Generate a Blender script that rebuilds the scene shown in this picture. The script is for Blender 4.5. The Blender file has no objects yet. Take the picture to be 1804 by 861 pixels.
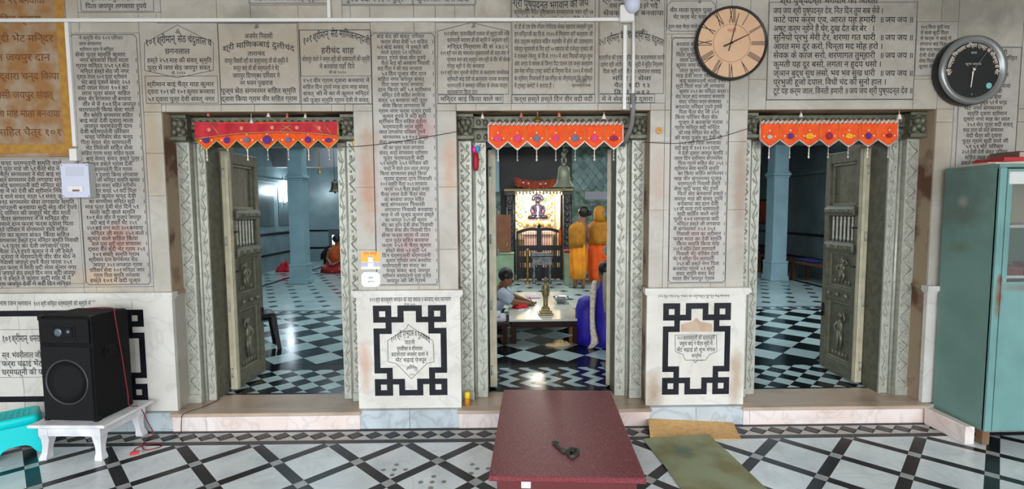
import bpy, math, random, re
from mathutils import Vector, Matrix
RND = random.Random(11)
SC = bpy.context.scene
COL = SC.collection
PI = math.pi

# ------------------------------------------------------------------ camera
F_PX, EYE, DIST = 885.0, 1.65, 3.75
PITCH, YAW, ROLL = math.radians(4.1), math.radians(0.75), math.radians(0.36)
_fw = Vector((math.sin(YAW)*math.cos(PITCH), math.cos(YAW)*math.cos(PITCH), -math.sin(PITCH)))
_r0 = Vector((math.cos(YAW), -math.sin(YAW), 0)); _u0 = _r0.cross(_fw)
_rt = _r0*math.cos(ROLL) - _u0*math.sin(ROLL); _up = _u0*math.cos(ROLL) + _r0*math.sin(ROLL)
CAM = Vector((0, -DIST, EYE))
_cd = bpy.data.cameras.new('camera'); _cd.sensor_width = 36; _cd.lens = 36*F_PX/1804; _cd.clip_start = 0.05
cam = bpy.data.objects.new('camera', _cd); COL.objects.link(cam)
_m = Matrix((_rt, _up, -_fw)).transposed().to_4x4(); _m.translation = CAM; cam.matrix_world = _m
SC.camera = cam
def _ray(px, py): return _rt*((px-902)/F_PX) - _up*((py-430.5)/F_PX) + _fw
def at(px, py, y=0.0):                       # the point of the vertical plane Y = y seen at a pixel
    d = _ray(px, py); return CAM + d*((y-CAM.y)/d.y)
def onz(px, py, z=0.0):                      # the point of the level plane Z = z seen at a pixel
    d = _ray(px, py); return CAM + d*((z-CAM.z)/d.z)

# ------------------------------------------------------------------ light
W = bpy.data.worlds.new('overcast_sky'); SC.world = W; W.use_nodes = True
W.node_tree.nodes['Background'].inputs[0].default_value = (0.86, 0.93, 1.0, 1)
W.node_tree.nodes['Background'].inputs[1].default_value = 4.8
SC.view_settings.view_transform = 'Standard'; SC.view_settings.look = 'None'
SC.view_settings.gamma = 1; SC.view_settings.use_curve_mapping = False
SC.view_settings.exposure = 0.52
def light(name, kind, loc, energy, color, size=None, rot=None, sy=None):
    l = bpy.data.lights.new(name, kind); l.energy = energy; l.color = color
    if kind == 'AREA':
        l.size = size or 1
        if sy: l.shape = 'RECTANGLE'; l.size_y = sy
    elif size: l.shadow_soft_size = size
    o = bpy.data.objects.new(name, l); COL.objects.link(o); o.location = loc
    if rot: o.rotation_euler = rot
    return o
COOL = (0.72, 0.92, 1.0)
light('hall_fill_left', 'AREA', (-2.8, 3.8, 3.37), 50, COOL, 3.0)  # unseen area lights under the ceiling, added to brighten the hall
light('hall_fill_right', 'AREA', (3.6, 3.4, 3.37), 58, COOL, 3.0)
light('hall_fill_back', 'AREA', (-3.6, 7.8, 3.37), 26, COOL, 2.0)
light('hall_fill_center', 'AREA', (0.5, 4.0, 3.37), 42, (1.0, 0.97, 0.92), 2.0)
light('shrine_lamp', 'POINT', (0.72, 7.3, 1.95), 60, (1.0, 0.93, 0.8), 0.1)
light('sanctum_lamp', 'POINT', (1.1, 5.2, 2.8), 4, (1.0, 0.9, 0.75), 0.1)

# ------------------------------------------------------------------ materials
def lin(c):
    r = []
    for v in c[:3]:
        v = v/255.0; r.append(v/12.92 if v <= .04045 else ((v+.055)/1.055)**2.4)
    return (*r, 1)
def M(name, col, rough=.5, metal=0.0, col2=None, ns=4.0, lo=.4, hi=.65, bump=0, bs=60, rnd=0.0, emit=0, patches=(), vein=0, spec=.5, coord='Object', detail=4):
    m = bpy.data.materials.new(name); m.use_nodes = True; nt = m.node_tree; N = nt.nodes; L = nt.links
    b = N['Principled BSDF']; b.inputs['Roughness'].default_value = rough; b.inputs['Metallic'].default_value = metal
    b.inputs['Specular IOR Level'].default_value = spec
    out = None
    def rgb(c): n = N.new('ShaderNodeRGB'); n.outputs[0].default_value = lin(c); return n.outputs[0]
    out = rgb(col)
    geo = N.new('ShaderNodeNewGeometry'); pos = geo.outputs['Position']
    if coord == 'Object' and (col2 or bump): tc = N.new('ShaderNodeTexCoord'); crd = tc.outputs['Object']
    else: crd = pos
    def mix(fac, a, c, mode='MIX'):
        n = N.new('ShaderNodeMix'); n.data_type = 'RGBA'; n.blend_type = mode
        if isinstance(fac, float): n.inputs[0].default_value = fac
        else: L.new(fac, n.inputs[0])
        L.new(a, n.inputs[6]); L.new(c, n.inputs[7]); return n.outputs[2]
    def noise(s, d=4, dist=0.0):
        n = N.new('ShaderNodeTexNoise'); n.inputs['Scale'].default_value = s; n.inputs['Detail'].default_value = d
        n.inputs['Distortion'].default_value = dist; L.new(crd, n.inputs['Vector']); return n.outputs[0]
    def rng(v, a, c, d=0.0, e=1.0):
        n = N.new('ShaderNodeMapRange'); L.new(v, n.inputs[0]); n.inputs[1].default_value = a; n.inputs[2].default_value = c
        n.inputs[3].default_value = d; n.inputs[4].default_value = e; return n.outputs[0]
    if col2: out = mix(rng(noise(ns, detail), lo, hi), out, rgb(col2))
    if vein:
        out = mix(rng(noise(2.2, 5, 2.5), .47, .5, 0, 1), out, mix(vein, out, rgb((120, 125, 130))))  if False else out
        n1 = noise(2.6, 6, 1.6); a = N.new('ShaderNodeMath'); a.operation = 'SUBTRACT'; L.new(n1, a.inputs[0]); a.inputs[1].default_value = .5
        a2 = N.new('ShaderNodeMath'); a2.operation = 'ABSOLUTE'; L.new(a.outputs[0], a2.inputs[0])
        out = mix(rng(a2.outputs[0], 0, .035, vein, 0), out, rgb((118, 122, 122)))
    for (c, r, sc, st) in patches:
        v1 = N.new('ShaderNodeVectorMath'); v1.operation = 'SUBTRACT'; L.new(pos, v1.inputs[0]); v1.inputs[1].default_value = c
        v2 = N.new('ShaderNodeVectorMath'); v2.operation = 'DIVIDE'; L.new(v1.outputs[0], v2.inputs[0]); v2.inputs[1].default_value = r
        v3 = N.new('ShaderNodeVectorMath'); v3.operation = 'LENGTH'; L.new(v2.outputs[0], v3.inputs[0])
        nz = N.new('ShaderNodeTexNoise'); nz.inputs['Scale'].default_value = 9; nz.inputs['Detail'].default_value = 4; L.new(pos, nz.inputs['Vector'])
        a = N.new('ShaderNodeMath'); a.operation = 'MULTIPLY_ADD'; L.new(nz.outputs[0], a.inputs[0]); a.inputs[1].default_value = 1.1; L.new(v3.outputs['Value'], a.inputs[2])
        out = mix(rng(a.outputs[0], .75, 1.55, st, 0), out, rgb(sc))
    if rnd:
        oi = N.new('ShaderNodeObjectInfo')
        g = N.new('ShaderNodeCombineColor'); v = rng(oi.outputs['Random'], 0, 1, 1-rnd, 1.0)
        for i in range(3): L.new(v, g.inputs[i])
        out = mix(1.0, out, g.outputs[0], 'MULTIPLY')
    L.new(out, b.inputs['Base Color'])
    if bump:
        bn = N.new('ShaderNodeBump'); bn.inputs['Strength'].default_value = bump; bn.inputs['Distance'].default_value = .01
        L.new(noise(bs, 3), bn.inputs['Height']); L.new(bn.outputs[0], b.inputs['Normal'])
    if emit:
        L.new(out, b.inputs['Emission Color']); b.inputs['Emission Strength'].default_value = emit
    return m

def sp(px, py, rx, ry, col, st, y=0.0):       # a tinted patch on the wall: centre and radii given by pixels of the photo
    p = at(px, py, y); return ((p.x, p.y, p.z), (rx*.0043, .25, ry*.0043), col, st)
WALL_STAINS_SHADE = [sp(650, 330, 22, 95, (176, 120, 78), .75), sp(648, 245, 20, 40, (170, 135, 100), .6), sp(792, 300, 16, 80, (190, 140, 100), .6),
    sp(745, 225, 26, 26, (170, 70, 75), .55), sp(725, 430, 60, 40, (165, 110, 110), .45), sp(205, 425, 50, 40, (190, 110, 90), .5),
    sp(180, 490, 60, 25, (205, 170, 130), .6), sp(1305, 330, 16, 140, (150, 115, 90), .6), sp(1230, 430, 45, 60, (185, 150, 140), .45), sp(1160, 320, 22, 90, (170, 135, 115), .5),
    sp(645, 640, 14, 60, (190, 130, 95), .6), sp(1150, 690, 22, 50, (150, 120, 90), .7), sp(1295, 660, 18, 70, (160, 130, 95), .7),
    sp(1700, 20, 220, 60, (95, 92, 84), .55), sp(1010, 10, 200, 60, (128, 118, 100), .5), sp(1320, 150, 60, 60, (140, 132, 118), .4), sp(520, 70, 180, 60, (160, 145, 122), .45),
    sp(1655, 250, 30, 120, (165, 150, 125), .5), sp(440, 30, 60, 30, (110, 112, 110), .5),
    sp(460, 110, 330, 110, (156, 140, 116), .5), sp(960, 110, 330, 110, (152, 136, 112), .5), sp(270, 250, 24, 130, (168, 146, 116), .6), sp(1480, 90, 260, 110, (160, 148, 130), .35)]  # broad upper patches: warm grime with the wall's top shade put into colour
MARBLE = M('wall_marble', (186, 179, 167), .38, col2=(170, 162, 149), ns=3, vein=.16, rnd=.07, patches=WALL_STAINS_SHADE, coord='W')
MARBLE_T = M('tablet_marble', (182, 176, 168), .35, col2=(170, 163, 154), ns=4, vein=.15, rnd=.05, patches=WALL_STAINS_SHADE, coord='W')
DADO = M('dado_marble', (216, 211, 202), .32, col2=(202, 196, 186), ns=3, vein=.18, rnd=.05, patches=WALL_STAINS_SHADE, coord='W')
PLINTH = M('plinth_marble', (190, 198, 202), .3, col2=(170, 178, 180), ns=4, vein=.35, rnd=.08, coord='W')
PINK = M('pink_marble', (230, 216, 209), .28, col2=(222, 198, 187), ns=3.5, vein=.2, rnd=.07, coord='W')
PINKT = M('tread_marble', (184, 162, 143), .35, col2=(146, 124, 104), ns=3, lo=.45, hi=.7, coord='W')
STONE = M('stained_stone', (158, 138, 114), .6, col2=(96, 64, 46), ns=3.0, lo=.5, hi=.6, coord='W', bump=.2)
INK = M('engraved_black', (34, 32, 32), .6)
INK2 = M('engraved_line', (70, 68, 66), .6)
BROWNINK = M('faded_brown_paint', (122, 74, 38), .6)
GOLDP = M('worn_gold_paint', (150, 106, 60), .5, col2=(160, 140, 116), ns=7, lo=.42, hi=.62, coord='W')
GOLDB = M('gold_border_paint', (176, 130, 44), .5, col2=(158, 112, 46), ns=20, coord='W')
BLACKM = M('black_marble', (22, 22, 28), .3, col2=(32, 32, 38), ns=8, rnd=.25, coord='W', spec=.25)
WHITEM = M('white_marble', (226, 230, 230), .25, col2=(206, 212, 214), ns=3, vein=.12, rnd=.1, coord='W')
DOTM = M('dot_marble', (120, 122, 118), .3)
GREYM = M('grey_marble', (170, 172, 170), .25, col2=(150, 152, 150), ns=6, rnd=.1, coord='W')
WARMW = M('border_marble', (188, 184, 176), .25, col2=(168, 166, 160), ns=5, rnd=.1, coord='W')
BLACKH = M('hall_black_marble', (14, 20, 24), .15, rnd=.2)
WHITEH = M('hall_white_marble', (186, 206, 206), .18, col2=(170, 190, 192), ns=2, rnd=.16, coord='W')
GROUT = M('grout', (96, 94, 90), .8)
SILVER = M('embossed_silver', (178, 177, 164), .4, .25, col2=(160, 159, 146), ns=30, bump=.15, bs=90, coord='W')
SILVERD = M('shaded_silver', (104, 103, 86), .42, .25, col2=(86, 85, 70), ns=22, bump=.15, bs=80, coord='W')  # darker silver copy: shade on leaf faces and jamb sides put into its colour
WHITEP = M('white_plastic', (226, 224, 220), .4)
LILAC = M('pale_lilac_plastic', (206, 208, 226), .35)
GREYP = M('grey_hose', (120, 120, 118), .5)
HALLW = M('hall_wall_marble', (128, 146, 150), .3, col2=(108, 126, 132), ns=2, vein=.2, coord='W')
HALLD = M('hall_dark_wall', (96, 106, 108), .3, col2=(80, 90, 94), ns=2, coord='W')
COLM = M('column_paint', (150, 180, 190), .35, col2=(140, 168, 178), ns=3, coord='W')
CEIL = M('ceiling_plaster', (150, 146, 150), .8)
PORCH = M('porch_plaster', (190, 185, 178), .8)
ORANGE = M('orange_cloth', (240, 88, 14), .75, col2=(228, 74, 10), ns=20, bump=.2, bs=200)
RED = M('red_cloth', (196, 22, 42), .65, col2=(170, 14, 40), ns=14)
CREAM = M('cream_trim', (232, 218, 205), .6)
GOLDT = M('gold_trim', (206, 170, 92), .4, .4)
BLACKV = M('black_vinyl', (9, 9, 10), .7, bump=.15, bs=220, spec=.25)
BLACKP = M('black_plastic', (12, 12, 14), .4, spec=.3)
# ------------------------------------------------------------------ mesh helpers
class MB:
    def __init__(s): s.v = []; s.f = []; s.sm = []
    def add(s, v, f, smooth=False):
        n = len(s.v); s.v += [tuple(p) for p in v]; s.f += [tuple(i+n for i in q) for q in f]; s.sm += [smooth]*len(f); return s
    def box(s, x0, x1, y0, y1, z0, z1, bev=0):
        if bev:
            b = bev; V = []; 
            for z, i in ((z0, b), (z0+b, 0), (z1-b, 0), (z1, b)):
                V += [(x0+i, y0+i, z), (x1-i, y0+i, z), (x1-i, y1-i, z), (x0+i, y1-i, z)]
            Fc = [(3, 2, 1, 0), (12, 13, 14, 15)]
            for k in range(3):
                for j in range(4): a = 4*k+j; c = 4*k+(j+1) % 4; Fc.append((a, c, c+4, a+4))
            return s.add(V, Fc)
        V = [(x0, y0, z0), (x1, y0, z0), (x1, y1, z0), (x0, y1, z0), (x0, y0, z1), (x1, y0, z1), (x1, y1, z1), (x0, y1, z1)]
        return s.add(V, [(3, 2, 1, 0), (4, 5, 6, 7), (0, 1, 5, 4), (1, 2, 6, 5), (2, 3, 7, 6), (3, 0, 4, 7)])
    def prism(s, poly, a, b, axis='y'):            # poly of (u, w); axis y: (u, a, w); axis z: (u, w, a); axis x: (a, u, w)
        n = len(poly)
        g = {'y': lambda u, w, t: (u, t, w), 'z': lambda u, w, t: (u, w, t), 'x': lambda u, w, t: (t, u, w)}[axis]
        V = [g(u, w, a) for u, w in poly] + [g(u, w, b) for u, w in poly]
        Fc = [tuple(range(n))[::-1], tuple(range(n, 2*n))] + [(i, (i+1) % n, n+(i+1) % n, n+i) for i in range(n)]
        return s.add(V, Fc)
    def loft(s, rings, cap=True, smooth=True, closed=True):
        n = len(rings[0]); V = [p for r in rings for p in r]; Fc = []
        for k in range(len(rings)-1):
            for j in range(n if closed else n-1):
                a = k*n+j; c = k*n+(j+1) % n; Fc.append((a, c, c+n, a+n))
        if cap: Fc += [tuple(range(n))[::-1], tuple(range(len(V)-n, len(V)))]
        return s.add(V, Fc, smooth)
    def lathe(s, prof, c=(0, 0, 0), n=20, axis='z', smooth=True, cap=True):
        R = []
        for r, h in prof:
            ring = []
            for k in range(n):
                a = 2*PI*k/n; u, w = r*math.cos(a), r*math.sin(a)
                p = {'z': (u, w, h), 'y': (u, -h, w), 'x': (h, u, w)}[axis]
                ring.append((c[0]+p[0], c[1]+p[1], c[2]+p[2]))
            R.append(ring)
        return s.loft(R, cap, smooth)
    def tube(s, pts, r, n=8, smooth=True):
        pts = [Vector(p) for p in pts]; R = []; rr = r if isinstance(r, (list, tuple)) else [r]*len(pts)
        prev = None
        for i, p in enumerate(pts):
            t = (pts[min(i+1, len(pts)-1)]-pts[max(i-1, 0)]).normalized()
            if prev is None:
                up = Vector((0, 0, 1)) if abs(t.z) < .9 else Vector((1, 0, 0)); prev = t.cross(up).normalized()
            prev = (prev - t*prev.dot(t)).normalized(); q = t.cross(prev)
            R.append([p + prev*(rr[i]*math.cos(2*PI*k/n)) + q*(rr[i]*math.sin(2*PI*k/n)) for k in range(n)])
        return s.loft(R, True, smooth)
    def ball(s, c, r, n=12, m=8):
        r = r if isinstance(r, (list, tuple)) else (r, r, r); R = []
        for i in range(m+1):
            t = PI*(i/m*.996+.002); R.append([(c[0]+r[0]*math.sin(t)*math.cos(2*PI*k/n), c[1]+r[1]*math.sin(t)*math.sin(2*PI*k/n), c[2]-r[2]*math.cos(t)) for k in range(n)])
        return s.loft(R, True, True)
    def mirror_x(s, xc):
        n = len(s.v); s.v += [(2*xc-x, y, z) for x, y, z in s.v]; s.f += [tuple(i+n for i in q[::-1]) for q in s.f]; s.sm += s.sm[:]; return s
    def xf(s, mtx): s.v = [tuple(mtx @ Vector(p)) for p in s.v]; return s
def smooth_path(pts, k=6):
    P = [Vector(p) for p in pts]; out = []
    for i in range(len(P)-1):
        a = P[max(i-1, 0)]; b = P[i]; c = P[i+1]; d = P[min(i+2, len(P)-1)]
        for j in range(k):
            t = j/k; out.append(.5*((2*b)+(c-a)*t+(2*a-5*b+4*c-d)*t*t+(3*b-a-3*c+d)*t**3))
    return out+[P[-1]]
def crumple(cx, cy, z0, rx, ry, h, seed, n=26, m=9):
    rd = random.Random(seed); ph = [(rd.uniform(0, 6.3), rd.uniform(2, 7), rd.uniform(0, 6.3), rd.uniform(9, 22)) for _ in range(5)]
    R_ = []
    for i in range(m+1):
        t = i/m; ring = []
        for q in range(n):
            a = 2*PI*q/n; out = 1+.16*math.sin(3*a+ph[0][0])+.10*math.sin(5*a+ph[1][0]); k = (1-t)**.8*out
            x, y = cx+rx*k*math.cos(a), cy+ry*k*math.sin(a)
            f = sum(math.sin(p[1]*8*(x-cx)/max(rx, ry)*.35+p[0])*math.sin(p[1]*8*(y-cy)/max(rx, ry)*.3+p[2]) for p in ph)/5
            ring.append((x, y, z0+h*(1-(1-t)**2)*(.62+.75*f)+(0 if i else .0)))
        R_.append(ring)
    return MB().loft(R_)
def org(o):
    v = Vector((0, 0, 0))
    while o: v += o.location; o = o.parent
    return v
def mesh(name, mb, mats):
    me = bpy.data.meshes.new(name); me.from_pydata(mb.v, [], mb.f)
    if mb.sm: me.polygons.foreach_set('use_smooth', mb.sm)
    for m in (mats if isinstance(mats, (list, tuple)) else [mats]): me.materials.append(m)
    me.update(); return me
def link(name, me, parent=None, loc=(0, 0, 0)):
    o = bpy.data.objects.new(name, me); COL.objects.link(o); o.parent = parent; o.location = loc; return o
def obj(name, mb, m, parent=None, local=False, base=False):
    if parent is not None:
        if not local:
            g = org(parent); mb.v = [(x-g.x, y-g.y, z-g.z) for x, y, z in mb.v]
        return link(name, mesh(name, mb, m), parent)
    xs = [p[0] for p in mb.v]; ys = [p[1] for p in mb.v]; zs = [p[2] for p in mb.v]
    c = ((min(xs)+max(xs))/2, (min(ys)+max(ys))/2, min(zs))
    mb.v = [(x-c[0], y-c[1], z-c[2]) for x, y, z in mb.v]
    return link(name, mesh(name, mb, m), None, c)
def tag(o, label=None, cat=None, group=None, kind=None):
    if label: o['label'] = label
    if cat: o['category'] = cat
    if group: o['group'] = group
    if kind: o['kind'] = kind
    return o
def thing(name, label, cat, loc=(0, 0, 0), rz=0, group=None, kind=None):
    o = link(name, None, None, loc); o.rotation_euler.z = rz; o.empty_display_size = .1
    return tag(o, label, cat, group, kind)
def dup(o, loc=None, parent=None):
    c = o.copy(); COL.objects.link(c); c.parent = parent
    if loc is not None: c.location = loc
    for ch in list(o.children): dup(ch, None, c)
    return c
def B(x0, x1, y0, y1, z0, z1, bev=0): return MB().box(x0, x1, y0, y1, z0, z1, bev)

# ------------------------------------------------------------------ lettering (font outlines turned into flat meshes)
_tc = bpy.data.curves.new('lettering_tool', 'FONT'); _tc.resolution_u = 1; _tc.offset = .011
_to = bpy.data.objects.new('lettering_tool', _tc); COL.objects.link(_to)
_cache = {}
def _reorder(s): return re.sub('((?:[\u0915-\u0939\u0958-\u095f]\u093c?\u094d)*[\u0915-\u0939\u0958-\u095f]\u093c?)\u093f', '\u093f\\1', s)
def word(w):
    if w not in _cache:
        _tc.body = _reorder(w); me = _to.to_mesh()
        v = [(p.co.x, p.co.y) for p in me.vertices]; f = [tuple(p.vertices) for p in me.polygons]
        _to.to_mesh_clear()
        _cache[w] = (v, f, max([p[0] for p in v] or [.3]))
    return _cache[w]
class Text(MB):
    def line(s, t, x, z, size, width=None, align='l', arch=0.0, y=0.0, sx=1.0, maxsx=1.5):
        ws = t.split(' '); wd = [word(w) for w in ws]; gap = .24
        nat = sum(w[2] for w in wd)+gap*(len(wd)-1); k = size*sx
        if width: k = min(width/nat, size*maxsx)
        tot = nat*k; x0 = x if align == 'l' else (x-tot/2 if align == 'c' else x-tot); cx = x0+tot/2; u = x0
        for v, f, w in wd:
            V = []
            for a, b in v:
                px = u+a*k; q = (px-cx)/(tot/2); V.append((px, y, z+b*size+arch*(1-q*q)))
            s.add(V, f); u += (w+gap)*k
        return s
VOC = 'श्रीमान सेठ जयपुर निवासी ने मन्दिर की सेवा में भेंट किया रुपये संवत् वीर जी का पुत्र धर्मपत्नी चैत्र सुदी माह वदी दिन फर्श संगमरमर लगवाया स्मृति पूज्य माता पिता हस्ते १०१ ५१ २५१ ग्राम वाले परिवार बनवाया दान द्वारा सहित चन्द लाल बाई नगर देवी कुमार'.split(' ')
def rwords(units):
    out = []; tot = 0
    while tot < units:
        w = RND.choice(VOC); out.append(w); tot += word(w)[2]+.24
    return ' '.join(out)
# ------------------------------------------------------------------ the setting: walls
DOORS = [(-1.801, .694), (.3605, .7155), (2.505, .705)]        # centre x, half width of the three openings
ZT, ZDADO, ZF, TOPZ = 2.366, 1.03, .14, 3.35
XL, XR = -5.5, 5.3
piers = []; e = XL
for c, hw in DOORS: piers.append((e, c-hw)); e = c+hw
piers.append((e, XR))
mb = MB()
for a, b in piers: mb.box(a, b, .012, .95, 0, ZT)
mb.box(XL, XR, .012, .95, ZT, TOPZ)
wall = tag(obj('wall_front', mb, STONE), kind='structure')
# piers carry marble slabs: engraved tablets and plain fillers between them
def X_(px, py): return at(px, py).x
def Z_(px, py): return at(px, py).z
def rect(px0, py0, px1, py1):
    ym, xm = (py0+py1)/2, (px0+px1)/2
    return (X_(px0, ym), X_(px1, ym), Z_(xm, py1), Z_(xm, py0))
TAB = dict(
 gold=(-75, -40, 126, 272), lowleft=(-75, 277, 149, 507), tallA=(133, 58, 258, 505),
 hexA=(252, 40, 384, 184), midA=(386, 40, 527, 184), rectA=(528, 40, 656, 184), tallB=(658, 57, 771, 503),
 peak=(770, 40, 898, 184), midC=(900, 0, 1050, 184), arcC=(1054, 0, 1172, 184), tallC=(1180, 66, 1283, 499), smallC=(1174, 0, 1262, 60),
 hymn=(1352, -6, 1613, 176), smallD=(1614, 38, 1686, 134), tallD=(1686, 82, 1793, 330), topA=(136, -30, 282, 22), topB=(440, -30, 578, 9), topC=(602, -30, 726, 10), topD=(728, -30, 836, 10))
R = {k: list(rect(*v)) for k, v in TAB.items()}
# neat joints: spandrel tablets end on one line, pier tablets too
zs = R['midA'][2]
for k in ('hexA', 'midA', 'rectA', 'peak', 'midC', 'arcC'): R[k][2] = zs
R['hexA'][1] = R['midA'][0]; R['midA'][1] = R['rectA'][0]; R['peak'][1] = R['midC'][0]; R['midC'][1] = R['arcC'][0]; R['rectA'][1] = R['tallB'][0]; R['peak'][0] = R['tallB'][1]
R['arcC'][1] = R['smallC'][0]; R['gold'][1] = R['tallA'][0]; R['lowleft'][1] = R['tallA'][0]; R['gold'][2] = R['lowleft'][3]
R['smallD'][0] = R['hymn'][1]; R['tallD'][0] = R['smallD'][1]
R['topC'][1] = R['topD'][0]; R['smallC'][2] = max(R['smallC'][2], R['tallC'][3]+.001)
for k in ('gold', 'midC', 'arcC', 'smallC', 'hymn', 'topA', 'topB', 'topC', 'topD'): R[k][3] = TOPZ
R['arcC'][1] = min(R['arcC'][1], R['tallC'][0]); R['gold'][0] = R['lowleft'][0] = XL
R['hexA'][3] = R['midA'][3] = R['rectA'][3]; 
G = .0016
slabs = {}
def slab(name, x0, x1, z0, z1, m, y0=0.0, y1=.0125, parent=None):
    return obj(name, B(x0+G, x1-G, y0, y1, z0+G, z1-G, .002 if False else 0), m, parent or wall)
def clad(x0, x1, z0, z1, keys, xcuts=(), zcuts=(), m=MARBLE, y0=0.0):
    rs = [R[k] for k in keys]
    xs = sorted({x0, x1, *xcuts, *[min(max(v, x0), x1) for r in rs for v in r[:2]]})
    zz = sorted({z0, z1, *zcuts, *[min(max(v, z0), z1) for r in rs for v in r[2:]]})
    for i in range(len(xs)-1):
        if xs[i+1]-xs[i] < .004: continue
        run = None; xc = (xs[i]+xs[i+1])/2
        for j in range(len(zz)-1):
            zc = (zz[j]+zz[j+1])/2
            cov = any(r[0] < xc < r[1] and r[2] < zc < r[3] for r in rs)
            if not cov:
                run = [zz[j], zz[j+1]] if run is None else [run[0], zz[j+1]]
            if run and (cov or zz[j+1] in zcuts or j == len(zz)-2):
                if run[1]-run[0] > .006: slab('marble_slab', xs[i], xs[i+1], run[0], run[1], m, y0)
                run = None
zc = [Z_(270, 270), Z_(270, 345)]
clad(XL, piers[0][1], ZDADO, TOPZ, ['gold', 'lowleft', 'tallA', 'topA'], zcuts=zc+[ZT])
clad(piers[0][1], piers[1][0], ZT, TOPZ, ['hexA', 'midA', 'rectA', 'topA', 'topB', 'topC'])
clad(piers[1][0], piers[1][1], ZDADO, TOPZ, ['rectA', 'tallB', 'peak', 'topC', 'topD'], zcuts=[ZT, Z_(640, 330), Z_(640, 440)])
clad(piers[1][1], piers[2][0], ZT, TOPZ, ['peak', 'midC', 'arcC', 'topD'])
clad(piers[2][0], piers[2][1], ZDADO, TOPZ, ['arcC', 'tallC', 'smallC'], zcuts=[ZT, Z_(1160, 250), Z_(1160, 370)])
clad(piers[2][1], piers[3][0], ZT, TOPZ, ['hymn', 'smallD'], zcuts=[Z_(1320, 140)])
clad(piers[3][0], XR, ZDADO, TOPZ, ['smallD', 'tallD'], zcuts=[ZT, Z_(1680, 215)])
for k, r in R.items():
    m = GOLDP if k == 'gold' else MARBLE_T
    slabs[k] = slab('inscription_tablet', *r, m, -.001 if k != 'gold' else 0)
YI = -.0022
def strip(mb, x0, z0, x1, z1, w=.004, y=YI+.0004):
    d = Vector((x1-x0, 0, z1-z0)); n = Vector((-d.z, 0, d.x)).normalized()*(w/2)
    mb.add([(x0-n.x, y, z0-n.z), (x1-n.x, y, z1-n.z), (x1+n.x, y, z1+n.z), (x0+n.x, y, z0+n.z)], [(0, 1, 2, 3)])
def poly_line(mb, pts, w=.004, close=True):
    for i in range(len(pts)-(0 if close else 1)):
        a, b = pts[i], pts[(i+1) % len(pts)]; strip(mb, a[0], a[1], b[0], b[1], w)
def border(k, inset=.012, px=None, w=.004, cut=0, pts=None):
    r = R[k]; mb = MB()
    if px: x0, x1, z0, z1 = rect(*px)
    else: x0, x1, z0, z1 = r[0]+inset, r[1]-inset, r[2]+inset, r[3]-inset
    if pts: P = pts
    elif cut: P = [(x0+cut, z0), (x1-cut, z0), (x1, z0+cut), (x1, z1-cut), (x1-cut, z1), (x0+cut, z1), (x0, z1-cut), (x0, z0+cut)]
    else: P = [(x0, z0), (x1, z0), (x1, z1), (x0, z1)]
    poly_line(mb, P, w); obj('border_line', mb, INK2, slabs[k])
def rows(T, px0, py0, px1, py1, n, size=None, indent=True, fill=(.8, 1), nums=False, tail=False):
    x0, x1, z0, z1 = rect(px0, py0, px1, py1); p = (z1-z0)/max(n, 1); size = size or p*.86
    for i in range(n):
        zz = z1-p*(i+.78); ind = (.07 if indent and i % 2 else 0)*(x1-x0); w = (x1-x0-ind)*RND.uniform(*fill)
        T.line(rwords(w/size*.92), x0+ind, zz, size, w, y=YI)
        if nums: T.line('०१२३४५६७८९'[(i//10) % 10]+'०१२३४५६७८९'[i % 10]+'.', x0-.055, zz, size*.9, y=YI)
        if tail and i % 2: T.line('।', x1+.004, zz, size, y=YI)
def P(px, py): a = at(px, py); return a.x, a.z
def txt(T, s, px, py, h, wpx=None, align='c', arch=0, sx=1.0):
    x, z = P(px, py); T.line(s, x, z, h*.0043, wpx*.00424 if wpx else None, align, arch*.0043, YI, sx)
def lettering(k, T, m=INK): obj('lettering', T, m, slabs[k])
# gold painted tablet, far left
r = R['gold']; mb = MB(); x1b = X_(114, 150); zb = Z_(60, 262)
mb.box(x1b-.03, x1b+.03, -.0008, .002, zb-.03, 3.3); mb.box(XL, x1b-.03, -.0008, .002, zb-.03, zb+.03); obj('painted_border', mb, GOLDB, slabs['gold'])
T = Text(); rows(T, -70, -20, 104, 246, 8, size=.072, indent=False, fill=(.82, 1)); lettering('gold', T, BROWNINK)
T = Text(); rows(T, -40, 283, 142, 505, 23, size=.042, fill=(.86, .98), nums=False); border('lowleft', px=(-70, 280, 144, 500), w=.003); lettering('lowleft', T)
T = Text(); rows(T, 140, 62, 236, 92, 3, indent=False, fill=(.4, 1)); rows(T, 146, 92, 248, 499, 43, size=.0405, tail=True, fill=(.84, 1)); border('tallA', px=(138, 61, 253, 501), cut=.02, w=.005); lettering('tallA', T)
# over the left door
def hexpts(cx, top, bot, l, rr, a, b): return [P(cx, top), P(rr, a), P(rr, b), P(cx, bot), P(l, b), P(l, a)]
T = Text(); txt(T, 'ॐ', 313, 60, 9); txt(T, '१०१ श्रीमान् सेठ चंदुलाल व', 315, 82, 17, 112, arch=7); txt(T, 'छगनलाल', 313, 95, 13, 42)
rows(T, 260, 100, 374, 126, 2, indent=False, fill=(.95, 1)); txt(T, 'सं. २०१०', 315, 131, 7); rows(T, 260, 142, 383, 181, 3, indent=False, fill=(.95, 1))
border('hexA', pts=hexpts(313, 44, 137, 255, 376, 76, 124)); border('hexA', px=(257, 134, 384, 182)); lettering('hexA', T)
T = Text(); txt(T, 'ॐ', 452, 51, 9); txt(T, 'अजमेर निवासी', 456, 68, 12, 48); txt(T, 'श्री माणिकबाई दुलीचंद', 456, 91, 13, 122, arch=8); txt(T, 'ताराचंद', 452, 98, 10, 30)
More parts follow.
